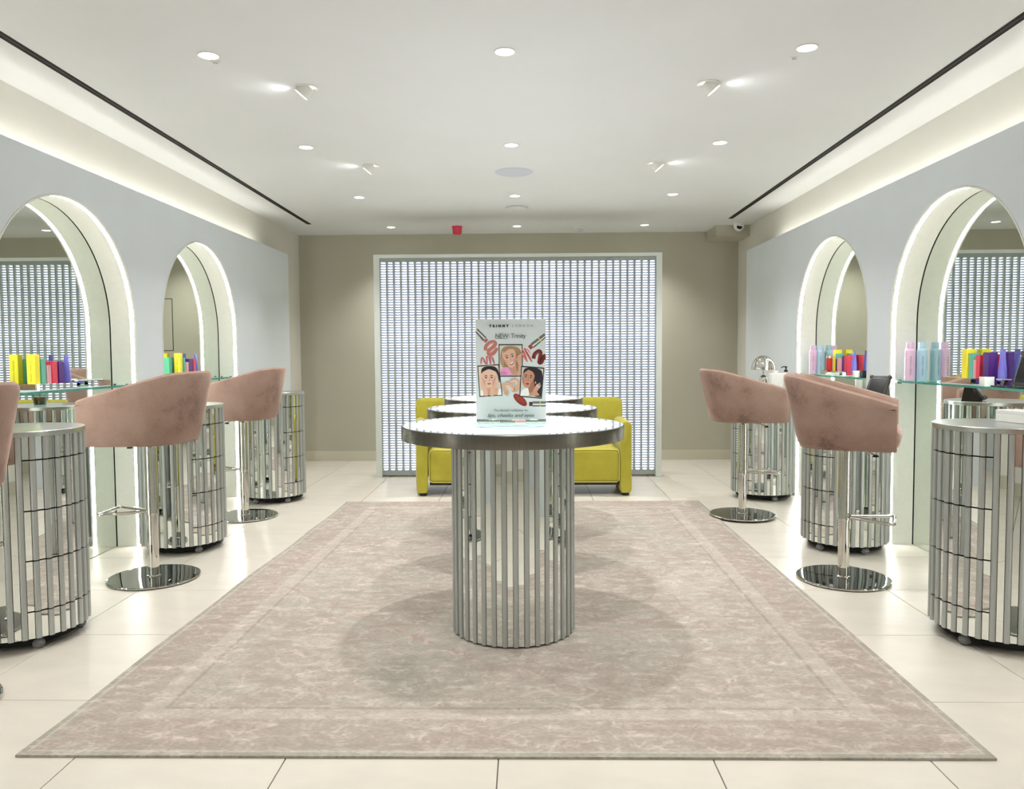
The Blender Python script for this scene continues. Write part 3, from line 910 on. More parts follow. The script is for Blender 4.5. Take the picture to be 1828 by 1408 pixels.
# ------------------------------------------------------------ shelves and products
SH = 0.968
def shelf(mx, face, c, label):
    x0, x1 = sorted((mx, face))
    s = 1 if face > mx else -1
    t = thing('glass_shelf', label, 'shelf', ((x0+x1)/2, c, SH), 0, 'glass shelves in the alcoves')
    w = (x1-x0)/2 - 0.0015; l = 0.622
    MB().box(-w, w, -l, l, -0.010, 0.0).build('shelf_glass', M['glass'], t)
    fx = s*w
    a, b = sorted((fx, fx + s*0.0012))
    MB().box(a, b, -l, l, -0.0105, 0.0005).build('front_edge', M['gedge'], t)
    for sy in (-1, 1):
        for sx in (-0.6, 0.6):
            mb = MB().box(w*sx-0.012, w*sx+0.012, sy*l-0.006 if sy>0 else -l, l if sy>0 else -l+0.006, -0.018, -0.0102)
            mb.box(w*sx-0.004, w*sx+0.004, (l-0.016) if sy>0 else -l, l if sy>0 else -l+0.016, 0.0004, 0.005)
            mb.build('clip', M['black'], t)
shelf(ML, -2.325, ARCH_L[1], 'green-edged glass shelf in the nearer left mirror alcove')
shelf(ML, -2.325, ARCH_L[2], 'green-edged glass shelf in the farther left mirror alcove')
shelf(MR, 2.145, ARCH_RT[1], 'green-edged glass shelf in the nearer right mirror alcove')
shelf(MR, 2.145, ARCH_RT[2], 'green-edged glass shelf in the farther right mirror alcove')

def text_mesh(s, size, mat, bold=0.0, spacing=1.0, shear=0.0, align='CENTER', xs_=1.0):
    cu = bpy.data.curves.new('lettering', 'FONT'); cu.body = s; cu.size = size
    cu.offset = bold; cu.space_character = spacing; cu.shear = shear
    cu.align_x = align; cu.align_y = 'BOTTOM_BASELINE'; cu.resolution_u = 3
    o = bpy.data.objects.new('lettering', cu); C.objects.link(o)
    bpy.context.view_layer.update()
    me = bpy.data.meshes.new_from_object(o.evaluated_get(bpy.context.evaluated_depsgraph_get()))
    bpy.data.objects.remove(o)
    me.materials.clear(); me.materials.append(mat)
    if xs_ != 1.0:
        for v in me.vertices: v.co.x *= xs_
    me.name = 'lettering'
    return me
LET = {}
def lettering(parent, s, size, mat, M4):
    k = (s, size, mat.name)
    if k not in LET: LET[k] = text_mesh(s, size, mat, 0.0, 1.25)
    o = put('lettering', LET[k], parent); o.matrix_local = M4; return o
def vert_text(d):
    """matrix: text running upwards on a face that looks along -y (d=0) or +/-x"""
    return Matrix.Rotation(d, 4, 'Z') @ Matrix.Rotation(PI/2, 4, 'X') @ Matrix.Rotation(PI/2, 4, 'Z')

BOT = None
def bottle(col, x, y, z, label, grp):
    t = thing('spray_bottle', label, 'bottle', (x, y, z), 0, grp)
    MB().lathe([(0.0,0.0005),(0.025,0.0005),(0.0272,0.003),(0.0272,0.165),(0.0262,0.174),(0.022,0.181),(0.018,0.184)], 32, cap=False).build('body', M[col], t)
    MB().lathe([(0.0205,0.183),(0.0205,0.216),(0.0195,0.2185),(0.0,0.219)], 28, cap=False).build('cap', M[col], t)
    lettering(t, 'TRINNY LONDON', 0.011, M['ink'], Matrix.Rotation(R_(-18 if x > 0 else 18), 4, 'Z') @ Matrix.Translation((0.004,-0.0276,0.085)) @ Matrix.Rotation(PI/2,4,'X') @ Matrix.Rotation(PI/2,4,'Z'))
def carton(col, x, y, z, w, d, h, label, grp, text=False, rot=0.0, name='carton', cat='carton'):
    t = thing(name, label, cat, (x, y, z), rot, grp)
    MB().rbox(-d/2, d/2, -w/2, w/2, 0.0005, h-0.006, 0.0012, seg=1).build('box_body', M[col], t)
    MB().box(-d/2+0.0006, d/2-0.0006, -w/2+0.0006, w/2-0.0006, h-0.006, h).build('lid', M[col], t)
    if text:
        lettering(t, 'TRINNY LONDON', 0.0105, M['ink'], Matrix.Translation((0.004,-w/2-0.0003,h*0.52)) @ Matrix.Rotation(PI/2,4,'X') @ Matrix.Rotation(PI/2,4,'Z'))
def squeeze_tube(x, y, z, h, label, grp, rot=0.0):
    t = thing('squeeze_tube', label, 'tube', (x, y, z), rot, grp)
    rings = []
    for f, a, b in ((0.0,0.019,0.019),(0.3,0.0195,0.017),(0.6,0.020,0.011),(0.85,0.021,0.005),(0.96,0.0215,0.0016),(1.0,0.0215,0.0014)):
        rings.append([(b*math.cos(2*PI*q/24), a*math.sin(2*PI*q/24), 0.022+f*(h-0.022)) for q in range(24)])
    MB().loft(rings).build('body', M['lilac'], t)
    MB().lathe([(0.0,0.0005),(0.018,0.0005),(0.0185,0.003),(0.0185,0.0225)], 24, cap=False).build('cap', M['lilac'], t)
def tray(x, y, z, w, l, h, label, grp, mat='mirror'):
    t = thing('tray', label, 'tray', (x, y, z), 0, grp)
    th = 0.004
    MB().box(-w/2, w/2, -l/2, l/2, 0.0005, 0.005).build('bottom', M['acryl'], t)
    for a in ((-w/2, -w/2+th, -l/2, l/2), (w/2-th, w/2, -l/2, l/2)):
        MB().box(*a, 0.005, h).build('side_panel', M[mat], t)
    for a in ((-w/2+th, w/2-th, -l/2, -l/2+th), (-w/2+th, w/2-th, l/2-th, l/2)):
        MB().box(*a, 0.005, h).build('end_panel', M[mat], t)
    return t

def station(s, mx, c, where, z, order, spec):
    """s: direction from the mirror into the room; order: +1 = bottles at the far end"""
    grp = 'products on the %s shelf' % where
    X = lambda off: mx + s*off
    for name, off, dy, args in spec:
        y = c + order*dy
        if name == 'bottle':
            bottle(args[0], X(off), y, z + 0.0005, '%s spray bottle on the %s shelf' % (args[1], where), grp)
        elif name == 'carton':
            col, w, d, h, nm, txt, zz = args
            carton(col, X(off), y, z + zz, w, d, h, '%s on the %s shelf' % (nm, where), grp, txt)
        elif name == 'tube':
            squeeze_tube(X(off), y, z + args[1], args[0], '%s on the %s shelf' % (args[2], where), grp)
        elif name == 'tray':
            w, l, h, nm = args
            tray(X(off), y, z + 0.0005, w, l, h, '%s on the %s shelf' % (nm, where), grp)

TZ = 0.0062
def spec_full(extra=True):
    sp = [('bottle', 0.096, 0.510, ('pink', 'pale pink')), ('bottle', 0.036, 0.495, ('blue', 'pale blue')),
          ('tray', 0.062, 0.005, (0.105, 0.27, 0.034, 'long low mirrored tray holding cartons')),
          ('carton', 0.037, 0.028, ('yellow', 0.046, 0.046, 0.172, 'tall yellow carton', True, TZ)),
          ('carton', 0.034, -0.018, ('teal', 0.036, 0.040, 0.150, 'teal carton beside the yellow one', False, TZ)),
          ('carton', 0.036, -0.052, ('blush', 0.026, 0.036, 0.118, 'short blush pink carton', False, TZ)),
          ('carton', 0.038, -0.085, ('red', 0.032, 0.040, 0.142, 'bright red carton', False, TZ))]
    return sp
NR, FRT, NL, FL = 'nearer right', 'farther right', 'nearer left', 'farther left'
station(-1, MR, 3.935, NR, SH, 1, spec_full() + [
    ('carton', 0.040, -0.158, ('purple', 0.046, 0.044, 0.160, 'wide purple carton', False, 0.0005)),
    ('tube', 0.034, -0.245, (0.150, 0.024, 'lilac squeeze tube'))])
station(-1, MR, 5.505, FRT, SH, 1, [
    ('bottle', 0.078, 0.475, ('pink', 'pale pink')), ('bottle', 0.030, 0.455, ('blue', 'pale blue')),
    ('tray', 0.062, 0.06, (0.105, 0.34, 0.034, 'long low mirrored tray holding cartons')),
    ('carton', 0.037, 0.118, ('yellow', 0.046, 0.046, 0.178, 'tall yellow carton', True, TZ)),
    ('carton', 0.040, 0.072, ('teal', 0.036, 0.040, 0.150, 'teal carton beside the yellow one', False, TZ)),
    ('carton', 0.062, 0.035, ('black', 0.024, 0.030, 0.112, 'slim black carton', False, TZ)),
    ('carton', 0.064, 0.006, ('blush', 0.022, 0.030, 0.118, 'short blush pink carton', False, TZ)),
    ('carton', 0.034, -0.030, ('purple', 0.042, 0.040, 0.135, 'purple carton', False, TZ)),
    ('carton', 0.040, -0.088, ('red', 0.046, 0.044, 0.140, 'bright red carton', False, TZ)),
    ('tube', 0.040, -0.178, (0.150, 0.024, 'lilac squeeze tube'))])
station(1, ML, 3.915, NL, SH, -1, [
    ('tray', 0.066, 0.085, (0.105, 0.31, 0.034, 'long low mirrored tray holding cartons')),
    ('carton', 0.042, 0.162, ('yellow', 0.038, 0.042, 0.172, 'tall yellow carton', True, TZ)),
    ('carton', 0.040, 0.108, ('teal', 0.036, 0.040, 0.150, 'teal carton beside the yellow one', False, TZ)),
    ('carton', 0.044, 0.066, ('blush', 0.032, 0.036, 0.118, 'short blush pink carton', False, TZ)),
    ('carton', 0.044, 0.022, ('red', 0.044, 0.040, 0.138, 'bright red carton', False, TZ)),
    ('carton', 0.044, -0.030, ('purple', 0.042, 0.044, 0.138, 'purple carton', False, TZ)),
    ('tube', 0.040, -0.118, (0.150, 0.024, 'lilac squeeze tube')),
    ('tray', 0.070, -0.285, (0.100, 0.22, 0.034, 'second mirrored tray with a white card'))])
station(1, ML, 5.525, FL, SH, -1, [
    ('tray', 0.066, 0.085, (0.105, 0.31, 0.034, 'long low mirrored tray holding cartons')),
    ('carton', 0.042, 0.352, ('green', 0.040, 0.044, 0.150, 'mid green carton', False, TZ)),
    ('carton', 0.044, 0.190, ('yellow', 0.038, 0.042, 0.180, 'tall yellow carton', True, TZ)),
    ('carton', 0.040, 0.130, ('teal', 0.030, 0.040, 0.150, 'teal carton beside the yellow one', False, TZ)),
    ('carton', 0.050, 0.092, ('blush', 0.026, 0.036, 0.118, 'short blush pink carton', False, TZ)),
    ('carton', 0.040, 0.030, ('purple', 0.062, 0.044, 0.140, 'purple carton', False, TZ)),
    ('carton', 0.044, -0.030, ('red', 0.034, 0.040, 0.140, 'bright red carton', False, TZ)),
    ('tube', 0.040, -0.100, (0.160, 0.024, 'lilac squeeze tube'))])

# single extras on the shelves
def small_bottle(x, y, z, label, grp):
    t = thing('lotion_bottle', label, 'bottle', (x, y, z), 0, grp)
    MB().lathe([(0.0,0.0005),(0.019,0.0005),(0.0205,0.003),(0.0205,0.112),(0.019,0.116),(0.0,0.1162)], 28, cap=False).build('body', M['crimson'], t)
    MB().lathe([(0.0195,0.1163),(0.0195,0.131),(0.018,0.133),(0.0,0.1332)], 28, cap=False).build('cap', M['chrome'], t)
small_bottle(2.197, 5.672, SH + TZ, 'red bottle with a silver cap on the farther right shelf', 'products on the farther right shelf')
def cube_pot(x, y, z, w, h, label, grp, mat, nm, cat):
    t = thing(nm, label, cat, (x, y, z), 0, grp)
    MB().rbox(-w/2, w/2, -w/2, w/2, 0.0005, h, 0.002, seg=2).build('body', M[mat], t)
    MB().box(-w/2+0.004, w/2-0.004, -w/2+0.004, w/2-0.004, h, h+0.0012).build('inside', M['bgloss'], t)
cube_pot(2.171, 5.13, SH, 0.044, 0.044, 'small square white pot on the farther right shelf', 'small pots on the shelves', 'acryl', 'square_pot', 'pot')
cube_pot(2.180, 5.065, SH, 0.034, 0.044, 'small square black pot beside the white one on the farther right shelf', 'small pots on the shelves', 'bgloss', 'square_pot', 'pot')
cube_pot(2.172, 3.700, SH, 0.046, 0.046, 'small square white pot below the wide purple carton on the nearer right shelf', 'small pots on the shelves', 'acryl', 'square_pot', 'pot')
t = thing('card_holder', 'white card in a clear holder on the second tray of the nearer left shelf', 'card', (ML + 0.070, 3.915 + 0.285, SH + 0.0062))
MB().box(-0.030, 0.030, -0.085, 0.085, 0.0005, 0.030).build('holder_block', M['clear'], t)
MB().box(-0.024, 0.024, -0.080, 0.080, 0.0305, 0.0385).build('card', M['acryl'], t)
t = thing('phone_stand', 'low black stand with a chrome bar on the nearer right shelf', 'stand', (2.195, 3.590, SH))
MB().rbox(-0.040, 0.040, -0.055, 0.055, 0.0005, 0.008, 0.003, seg=2).build('base', M['black'], t)
MB().tube([(-0.02, 0, 0.008), (-0.012, 0, 0.026), (0.004, 0, 0.034)], 0.008, 8).build('neck', M['black'], t)
MB().rbox(-0.012, 0.020, -0.058, 0.058, 0.032, 0.040, 0.003, seg=2).build('bar', M['chrome'], t)

def tablet(x, y, z, w, h, yaw, lean, label):
    """front looks along local -x before the yaw; leans back by `lean`"""
    t = thing('tablet', label, 'tablet', (x, y, z), yaw, 'black tablets in rugged cases')
    L = Matrix.Translation((0,0,0.0035 + 0.0235*math.sin(lean))) @ Matrix.Rotation(lean, 4, 'Y')
    MB().rbox(0.0, 0.018, -w/2, w/2, 0.0, h, 0.006, seg=3).xf(L).build('case', M['black'], t)
    MB().box(-0.0012, 0.0005, -w/2+0.014, w/2-0.014, 0.020, h-0.024).xf(L).build('screen', M['bgloss'], t)
    for a in (-1, 1):
        for b in (0, 1):
            cy_, cz_ = a*(w/2-0.007), b*(h-0.014)+0.007
            MB().rbox(-0.003, 0.020, cy_-0.009, cy_+0.009, cz_-0.009, cz_+0.009, 0.003, seg=2).xf(L).build('corner_bumper', M['black'], t)
    a_ = L @ Vector((0.016, 0, h*0.10)); b_ = L @ Vector((0.016, 0, h*0.80))
    wd = [(a_.x, a_.z), (b_.x, b_.z), (b_.x + 0.012, b_.z - 0.008), (b_.x + 0.030, 0.0006), (a_.x, 0.0006)]
    n_ = len(wd); hw_ = w*0.36
    MB().add([(x_, -hw_, z_) for x_, z_ in wd] + [(x_, hw_, z_) for x_, z_ in wd],
             [tuple(range(n_)), tuple(range(2*n_-1, n_-1, -1))] + [(q, (q+1) % n_, n_+(q+1) % n_, n_+q) for q in range(n_)]).build('stand_wedge', M['black'], t)
tablet(1.955, 4.415, 0.8502, 0.120, 0.160, R_(38), R_(34), 'black tablet in a rugged case leaning on the middle right cabinet')
tablet(2.164, 3.410, SH, 0.180, 0.160, 0.0, R_(15), 'black tablet standing on the nearer right glass shelf, at the right frame edge')

# on the cabinets
t = thing('gift_box', 'flat white box lying on the nearest right cabinet', 'box', (1.968, 3.115, 0.8502), R_(12))
MB().rbox(-0.050, 0.050, -0.075, 0.075, 0.0005, 0.034, 0.0015, seg=1).build('box_body', M['white'], t)
MB().rbox(-0.050, 0.050, -0.075, 0.075, 0.0344, 0.048, 0.0015, seg=1).build('lid', M['white'], t)
t = thing('table_lamp', 'chrome dome table lamp on the farthest right cabinet', 'lamp', (1.857, 6.11, 0.8502))
MB().lathe([(0.0,0.0005),(0.034,0.0005),(0.036,0.004),(0.036,0.062),(0.033,0.082),(0.024,0.099),(0.012,0.108),(0.006,0.110)], 36, cap=False).build('base', M['chrome'], t)
MB().lathe([(0.006,0.108),(0.006,0.20)], 16).build('stem', M['chrome'], t)
MB().lathe([(0.087,0.150)] + [(0.093*math.cos(PI/2*q/14), 0.150+0.112*math.sin(PI/2*q/14)) for q in range(15)], 48, cap=False).build('lamp_shade', M['chrome'], t)
t = thing('tissue_box', 'white box with a tissue on the farthest right cabinet beside the chrome lamp', 'box', (1.912, 5.985, 0.8502))
MB().rbox(-0.046, 0.046, -0.046, 0.046, 0.0005, 0.126, 0.006, seg=3).build('box_body', M['white'], t)
rnd = random.Random(2)
MB().loft([[((0.010+0.012*f)*math.cos(2*PI*q/14)*(1+0.3*math.sin(3*q)), 0.008*math.sin(2*PI*q/14), 0.1262+0.020*f) for q in range(14)] for f in (0, 0.5, 1.0)]).build('tissue', M['acryl'], t)
t = thing('soap_dispenser', 'white soap bottle with a black pump on the farthest right cabinet', 'bottle', (1.993, 5.995, 0.8502))
MB().lathe([(0.0,0.0005),(0.026,0.0005),(0.028,0.004),(0.028,0.112),(0.024,0.122),(0.013,0.128),(0.013,0.134)], 28, cap=True).build('body', M['white'], t)
MB().lathe([(0.014,0.134),(0.014,0.150),(0.006,0.152),(0.006,0.168),(0.010,0.169),(0.010,0.178),(0.0,0.179)], 20, cap=False).tube([(0.004,0,0.174),(-0.020,0,0.175),(-0.036,0,0.168)], 0.0042, 8).build('pump', M['black'], t)
t = thing('coffee_glass', 'glass of coffee on the middle left cabinet, seen in the mirror', 'glass', (-2.132, 4.364, 0.8502))
MB().lathe([(0.0,0.0015),(0.028,0.0015),(0.030,0.003),(0.040,0.060),(0.046,0.088),(0.0445,0.088),(0.0385,0.060),(0.029,0.012),(0.0,0.011)], 36, cap=False).build('tumbler', M['clear'], t)
MB().lathe([(0.0,0.0125),(0.0288,0.0125),(0.0378,0.056),(0.0,0.0562)], 32, cap=False).build('drink', M['coffee'], t)

# ------------------------------------------------------------ the poster and its stand
PX, PY, PZ = -0.0625, 3.185, 0.8688
def pp(cx, cy_):
    cx = min(max(cx, 56.5), 901.5)
    return ((cx-479)*0.0003400, (1262-cy_)*0.0003400)
PC = {}
def pcol(rgb):
    if rgb not in PC: PC[rgb] = plain('print_%02x%02x%02x' % rgb, rgb, 0.55, var=0.015, scale=60)
    return PC[rgb]
class Print:
    """flat printed shapes laid over each other by a hair's breadth"""
    def __init__(self, base): self.mb = MB(); self.mats = []; self.k = base
    def mat(self, rgb):
        m = pcol(rgb)
        if m not in self.mats: self.mats.append(m)
        return self.mats.index(m)
    def poly(self, pts, rgb):
        self.k += 1; y = -0.00005*self.k
        p = [pp(*q) for q in pts]
        self.mb.add([(x, y, z) for x, z in p], [tuple(range(len(p)))], self.mat(rgb)); return self
    def ell(self, cx, cy_, rx, ry, rgb, rot=0.0, a0=0.0, a1=360.0, n=24):
        c, s_ = math.cos(R_(rot)), math.sin(R_(rot)); pts = []
        for q in range(n+1 if a1-a0 < 360 else n):
            g_ = R_(a0 + (a1-a0)*q/n); x, y = rx*math.cos(g_), ry*math.sin(g_)
            pts.append((cx + x*c - y*s_, cy_ + x*s_ + y*c))
        return self.poly(pts, rgb)
    def stroke(self, pts, w, rgb, taper=False):
        L = []; Rr = []; n = len(pts)
        for i, p in enumerate(pts):
            a = pts[max(0,i-1)]; b = pts[min(n-1,i+1)]
            dx, dy = b[0]-a[0], b[1]-a[1]; l = math.hypot(dx, dy) or 1
            ww = w/2*(0.35+0.65*math.sin(PI*(i+0.35)/(n-0.3))) if taper else w/2
            L.append((p[0]-dy/l*ww, p[1]+dx/l*ww)); Rr.append((p[0]+dy/l*ww, p[1]-dx/l*ww))
        self.k += 1; y = -0.00005*self.k
        v = [pp(*q) for q in L+Rr]
        self.mb.add([(x, y, z) for x, z in v], [(i, i+1, n+i+1, n+i) for i in range(n-1)], self.mat(rgb)); return self
    def build(self, name, parent):
        me = bpy.data.meshes.new(name); me.from_pydata(self.mb.v, [], self.mb.f)
        for m in self.mats: me.materials.append(m)
        me.polygons.foreach_set('material_index', self.mb.mi); me.update()
        return put(name, me, parent)
def curve(pts, n=8):
    """Catmull-Rom through pts"""
    o = []
    P = [pts[0]] + list(pts) + [pts[-1]]
    for i in range(1, len(P)-2):
        for q in range(n):
            u = q/n; a, b, c, d = P[i-1], P[i], P[i+1], P[i+2]
            o.append(tuple(0.5*(2*b[k] + (c[k]-a[k])*u + (2*a[k]-5*b[k]+4*c[k]-d[k])*u*u + (3*b[k]-a[k]-3*c[k]+d[k])*u**3) for k in (0,1)))
    o.append(tuple(pts[-1])); return o
poster = thing('poster', 'upright lipstick poster with three portraits on the nearest lit table', 'poster', (PX, PY, PZ))
hw = 424*0.00034; hh = 1197*0.00034
MB().rbox(-hw, hw, 0.0, 0.004, -0.0093, hh, 0.0008, seg=1).build('board', pcol((214, 221, 222)), poster)

# swatches and smears
pr = Print(0)
def smear():
    global pr
    k = pr.k; pr.build('swatch_print', poster); pr = Print(k)
SK, SK2 = (205, 150, 130), (184, 120, 102)
pr.stroke(curve([(178,438),(180,390),(225,345),(275,335),(295,360),(262,400),(215,440),(215,480),(262,478),(300,435),(308,405)]), 44, (190,118,104))
pr.stroke(curve([(196,400),(240,352),(285,352)]), 12, (214,150,136)).stroke(curve([(225,470),(270,440),(300,400)]), 12, (214,150,136)); smear()
for k, (a, b, c) in enumerate((((118,604),(128,535),(150,528)),((150,530),(165,575),(188,604)),((196,604),(190,520),(206,506)),((212,506),(228,560),(236,604)),((240,600),(232,520),(248,506)),((254,512),(268,560),(282,604)))):
    pr.stroke(curve([a,b,c]), 24, (188,104,104) if k % 2 else (196,112,110), True)
smear()
pr.stroke(curve([(612,420),(640,470),(680,580)]), 22, (200,100,94), True).stroke(curve([(640,412),(690,500),(735,580)]), 26, (192,84,80), True)
pr.stroke(curve([(650,415),(690,440),(715,480)]), 12, (206,110,104), True).stroke(curve([(608,470),(640,520),(680,578)]), 20, (208,112,104), True); smear()
pr.stroke(curve([(752,540),(768,485),(815,450),(838,470),(830,530),(822,585),(850,580),(872,520),(903,500)]), 46, (112,34,28))
pr.stroke(curve([(765,500),(812,462),(830,500)]), 12, (150,60,50)).stroke(curve([(835,585),(868,545),(900,545)]), 22, (96,28,24)); smear()
pr.ell(590, 1036, 102, 46, (140,40,34), 42).ell(584, 1022, 78, 24, (154,50,42), 42)
pr.build('swatch_print', poster)
# printed lipsticks
def print_stick(name, base, a, b, w, tip, t0):
    """from the cut end a to the tip b"""
    p = Print(base); dx, dy = b[0]-a[0], b[1]-a[1]
    at = lambda u, o=0.0: (a[0]+dx*u - dy/math.hypot(dx,dy)*o, a[1]+dy*u + dx/math.hypot(dx,dy)*o)
    def bar(u0, u1, o0, o1, rgb): p.poly([at(u0,o0), at(u1,o0), at(u1,o1), at(u0,o1)], rgb)
    bar(0, t0, -w/2, w/2, (150,148,146)); bar(0, t0, -w/2, -w*0.34, (40,40,42)); bar(0, t0, -w*0.20, w*0.02, (232,230,228)); bar(0, t0, w*0.12, w*0.30, (88,86,86)); bar(0, t0, w*0.40, w/2, (40,40,42))
    bar(t0, 1, -w*0.40, w*0.40, tip); bar(t0+(1-t0)*0.45, 1, -w*0.40, w*0.40, tuple(int(c*0.82) for c in tip))
    if base % 2: bar(t0*0.40, t0*0.46, -w*0.56, w*0.56, (214,206,86))
    p.build(name, poster)
print_stick('lipstick_print', 0, (57,195), (192,330), 62, (196,120,120), 0.80)
print_stick('lipstick_print', 1, (902,262), (702,410), 66, (178,70,66), 0.82)
print_stick('lipstick_print', 3, (902,1086), (698,1086), 62, (104,26,32), 0.80)
# three framed portraits
def photo(base, quad, bg, draw):
    p = Print(base); p.poly(quad, (18,18,20))
    cx = sum(q[0] for q in quad)/4; cy_ = sum(q[1] for q in quad)/4
    p.poly([(cx+(x-cx)*0.925, cy_+(y-cy_)*0.93) for x, y in quad], bg)
    draw(p); return p.build('portrait_print', poster)
def face(p, cx, cy_, rx, ry, rot, skin, shade, lip, smile=False, brow=(60,40,34)):
    c, s_ = math.cos(R_(rot)), math.sin(R_(rot))
    w = lambda x, y: (cx + x*rx*c - y*ry*s_, cy_ + x*rx*s_ + y*ry*c)
    out = [(-0.98,-0.25),(-0.9,-0.7),(-0.5,-0.98),(0,-1.05),(0.5,-0.98),(0.9,-0.7),(0.98,-0.25),(0.95,0.15),(0.8,0.55),(0.45,0.92),(0.12,1.05),(-0.12,1.05),(-0.45,0.92),(-0.8,0.55),(-0.95,0.15)]
    p.poly([w(*q) for q in out], skin)
    p.poly([w(*q) for q in ((0.98,-0.25),(0.95,0.15),(0.8,0.55),(0.45,0.92),(0.5,0.5),(0.72,0.1))], shade)
    p.poly([w(*q) for q in ((-0.98,-0.25),(-0.95,0.15),(-0.8,0.55),(-0.45,0.92),(-0.6,0.45),(-0.80,0.1))], shade)
    for sx in (-1, 1):
        p.stroke([w(sx*0.18,-0.22), w(sx*0.40,-0.32), w(sx*0.68,-0.22)], ry*0.09, brow, True)
        p.poly([w(sx*0.20,-0.03), w(sx*0.40,-0.12), w(sx*0.62,-0.03), w(sx*0.40,0.04)], (240,232,226))
        e = w(sx*0.41,-0.04); p.ell(e[0], e[1], rx*0.10, ry*0.07, (46,34,30), n=12)
        p.stroke([w(sx*0.18,-0.05), w(sx*0.40,-0.13), w(sx*0.65,-0.05)], ry*0.045, (40,28,26))
        p.ell(*w(sx*0.58,0.26), rx*0.22, ry*0.13, tuple(int(a*0.7+b*0.3) for a, b in zip(skin, (214,110,100))), n=14)
    p.stroke([w(0.05,-0.1), w(0.10,0.2), w(0.02,0.28)], ry*0.05, shade); p.poly([w(-0.14,0.27), w(0,0.21), w(0.15,0.27), w(0,0.33)], shade)
    if smile:
        p.poly([w(-0.42,0.46), w(0,0.52), w(0.46,0.40), w(0.30,0.70), w(0.0,0.80), w(-0.26,0.70)], lip)
        p.poly([w(-0.34,0.50), w(0,0.55), w(0.38,0.45), w(0.24,0.62), w(0.0,0.68), w(-0.22,0.62)], (248,246,242))
    else:
        p.poly([w(-0.30,0.58), w(-0.10,0.51), w(0,0.54), w(0.10,0.51), w(0.30,0.58), w(0.12,0.70), w(-0.12,0.70)], lip)
        p.stroke([w(-0.28,0.585), w(0,0.60), w(0.28,0.585)], ry*0.03, tuple(int(a*0.6) for a in lip))
def draw_mid(p):
    skin, sh = (222,176,154), (196,144,122)
    p.poly(curve([(356,600),(352,520),(372,430),(420,392),(500,388),(570,410),(606,470),(600,560),(590,690),(540,690),(380,640)]), (150,120,88))
    p.poly(curve([(360,610),(362,500),(385,440),(400,520),(392,600),(410,650)]), (178,148,108))
    p.poly([(440,640),(540,600),(560,735),(430,735)], sh)
    p.poly(curve([(346,735),(350,680),(400,645),(450,650),(500,735)]), (226,150,194)); p.poly(curve([(346,735),(360,700),(410,690),(440,735)]), (208,128,176))
    face(p, 468, 525, 84, 118, -14, skin, sh, (170,70,76), True, (120,92,70))
    p.poly(curve([(390,470),(400,410),(470,388),(560,410),(590,480),(560,470),(510,425),(450,425)]), (164,132,96))
    for k in range(4): p.stroke(curve([(560+8*k,520+12*k),(590,500+14*k),(612,480+16*k)]), 24, (214,166,146), True)
    p.poly(curve([(548,540),(600,500),(612,560),(600,640),(585,735),(560,735),(572,620)]), (208,158,138))
photo(6, [(333,362),(622,364),(624,755),(333,755)], (212,204,190), draw_mid)
def draw_left(p):
    skin, sh = (230,186,164), (204,156,134)
    p.poly(curve([(118,960),(112,760),(140,650),(225,618),(310,640),(340,740),(345,960)]), (214,196,176))
    p.poly(curve([(120,720),(130,655),(190,628),(270,630),(322,670),(345,760),(340,830),(318,740),(290,690),(210,668),(150,690)]), (32,30,38))
    p.poly(curve([(110,980),(140,900),(200,880),(250,880),(330,905),(372,975)]), (214,166,142))
    face(p, 213, 772, 82, 112, -2, skin, sh, (196,116,110), False, (50,40,36))
    p.poly(curve([(124,700),(140,660),(200,638),(270,646),(312,700),(290,690),(214,664),(152,690)]), (28,26,34))
    for sx, xx in ((1, 100), (-1, 325)):
        p.poly(curve([(xx,800),(xx+sx*10,745),(xx+sx*26,760),(xx+sx*42,840),(xx+sx*92,890),(xx+sx*104,975),(xx+sx*52,978),(xx+sx*40,900)]), (224,176,152))
        for k in range(3): p.stroke(curve([(xx+sx*(8+9*k),830),(xx+sx*(4+10*k),780),(xx+sx*(10+9*k),728+8*k)]), 11, (232,190,168), True)
        p.stroke(curve([(xx+sx*96,900),(xx+sx*104,940),(xx+sx*102,975)]), 7, (196,144,122))
    p.poly([(112,985),(112,930),(135,905),(150,983)], (244,242,238)); p.poly([(318,978),(330,900),(360,905),(366,972)], (244,242,238))
photo(14, [(75,620),(335,603),(378,982),(97,998)], (226,210,192), draw_left)
def draw_right(p):
    skin, sh = (196,140,114), (160,104,82)
    p.poly(curve([(620,760),(640,670),(700,648),(780,652),(850,690),(862,800),(850,930),(846,1000),(760,985),(740,900),(660,880)]), (36,26,34))
    p.poly(curve([(590,985),(615,920),(680,890),(740,905),(790,985)]), (238,236,236))
    p.poly([(680,860),(760,820),(770,930),(700,960)], sh)
    face(p, 688, 772, 76, 116, 8, skin, sh, (142,62,58), False, (38,28,26))
    p.poly(curve([(624,720),(650,660),(720,648),(800,680),(836,780),(840,900),(800,920),(778,800),(748,706),(690,672)]), (32,24,32))
    for k in range(4): p.stroke(curve([(730+14*k,960),(765+14*k,900),(800+10*k,842+14*k)]), 17, (206,152,126), True)
    for k in range(3): p.stroke([(786+14*k,872+10*k),(830+4*k,832+16*k)], 9, (236,214,206), True)
    p.poly(curve([(690,985),(715,950),(780,930),(826,985)]), (200,146,120))
    p.ell(776, 828, 6, 14, (222,196,130))
photo(30, [(605,626),(882,650),(850,1024),(579,998)], (206,196,186), draw_right)
pr = Print(60)
pr.stroke(curve([(412,975),(430,945),(400,900),(402,860),(440,845),(490,880),(515,920),(550,905),(560,850),(535,800),(480,812)]), 50, (214,166,138))
pr.stroke(curve([(412,870),(450,868),(500,920)]), 14, (236,204,184)).stroke(curve([(470,826),(530,806),(552,850)]), 14, (236,204,184))
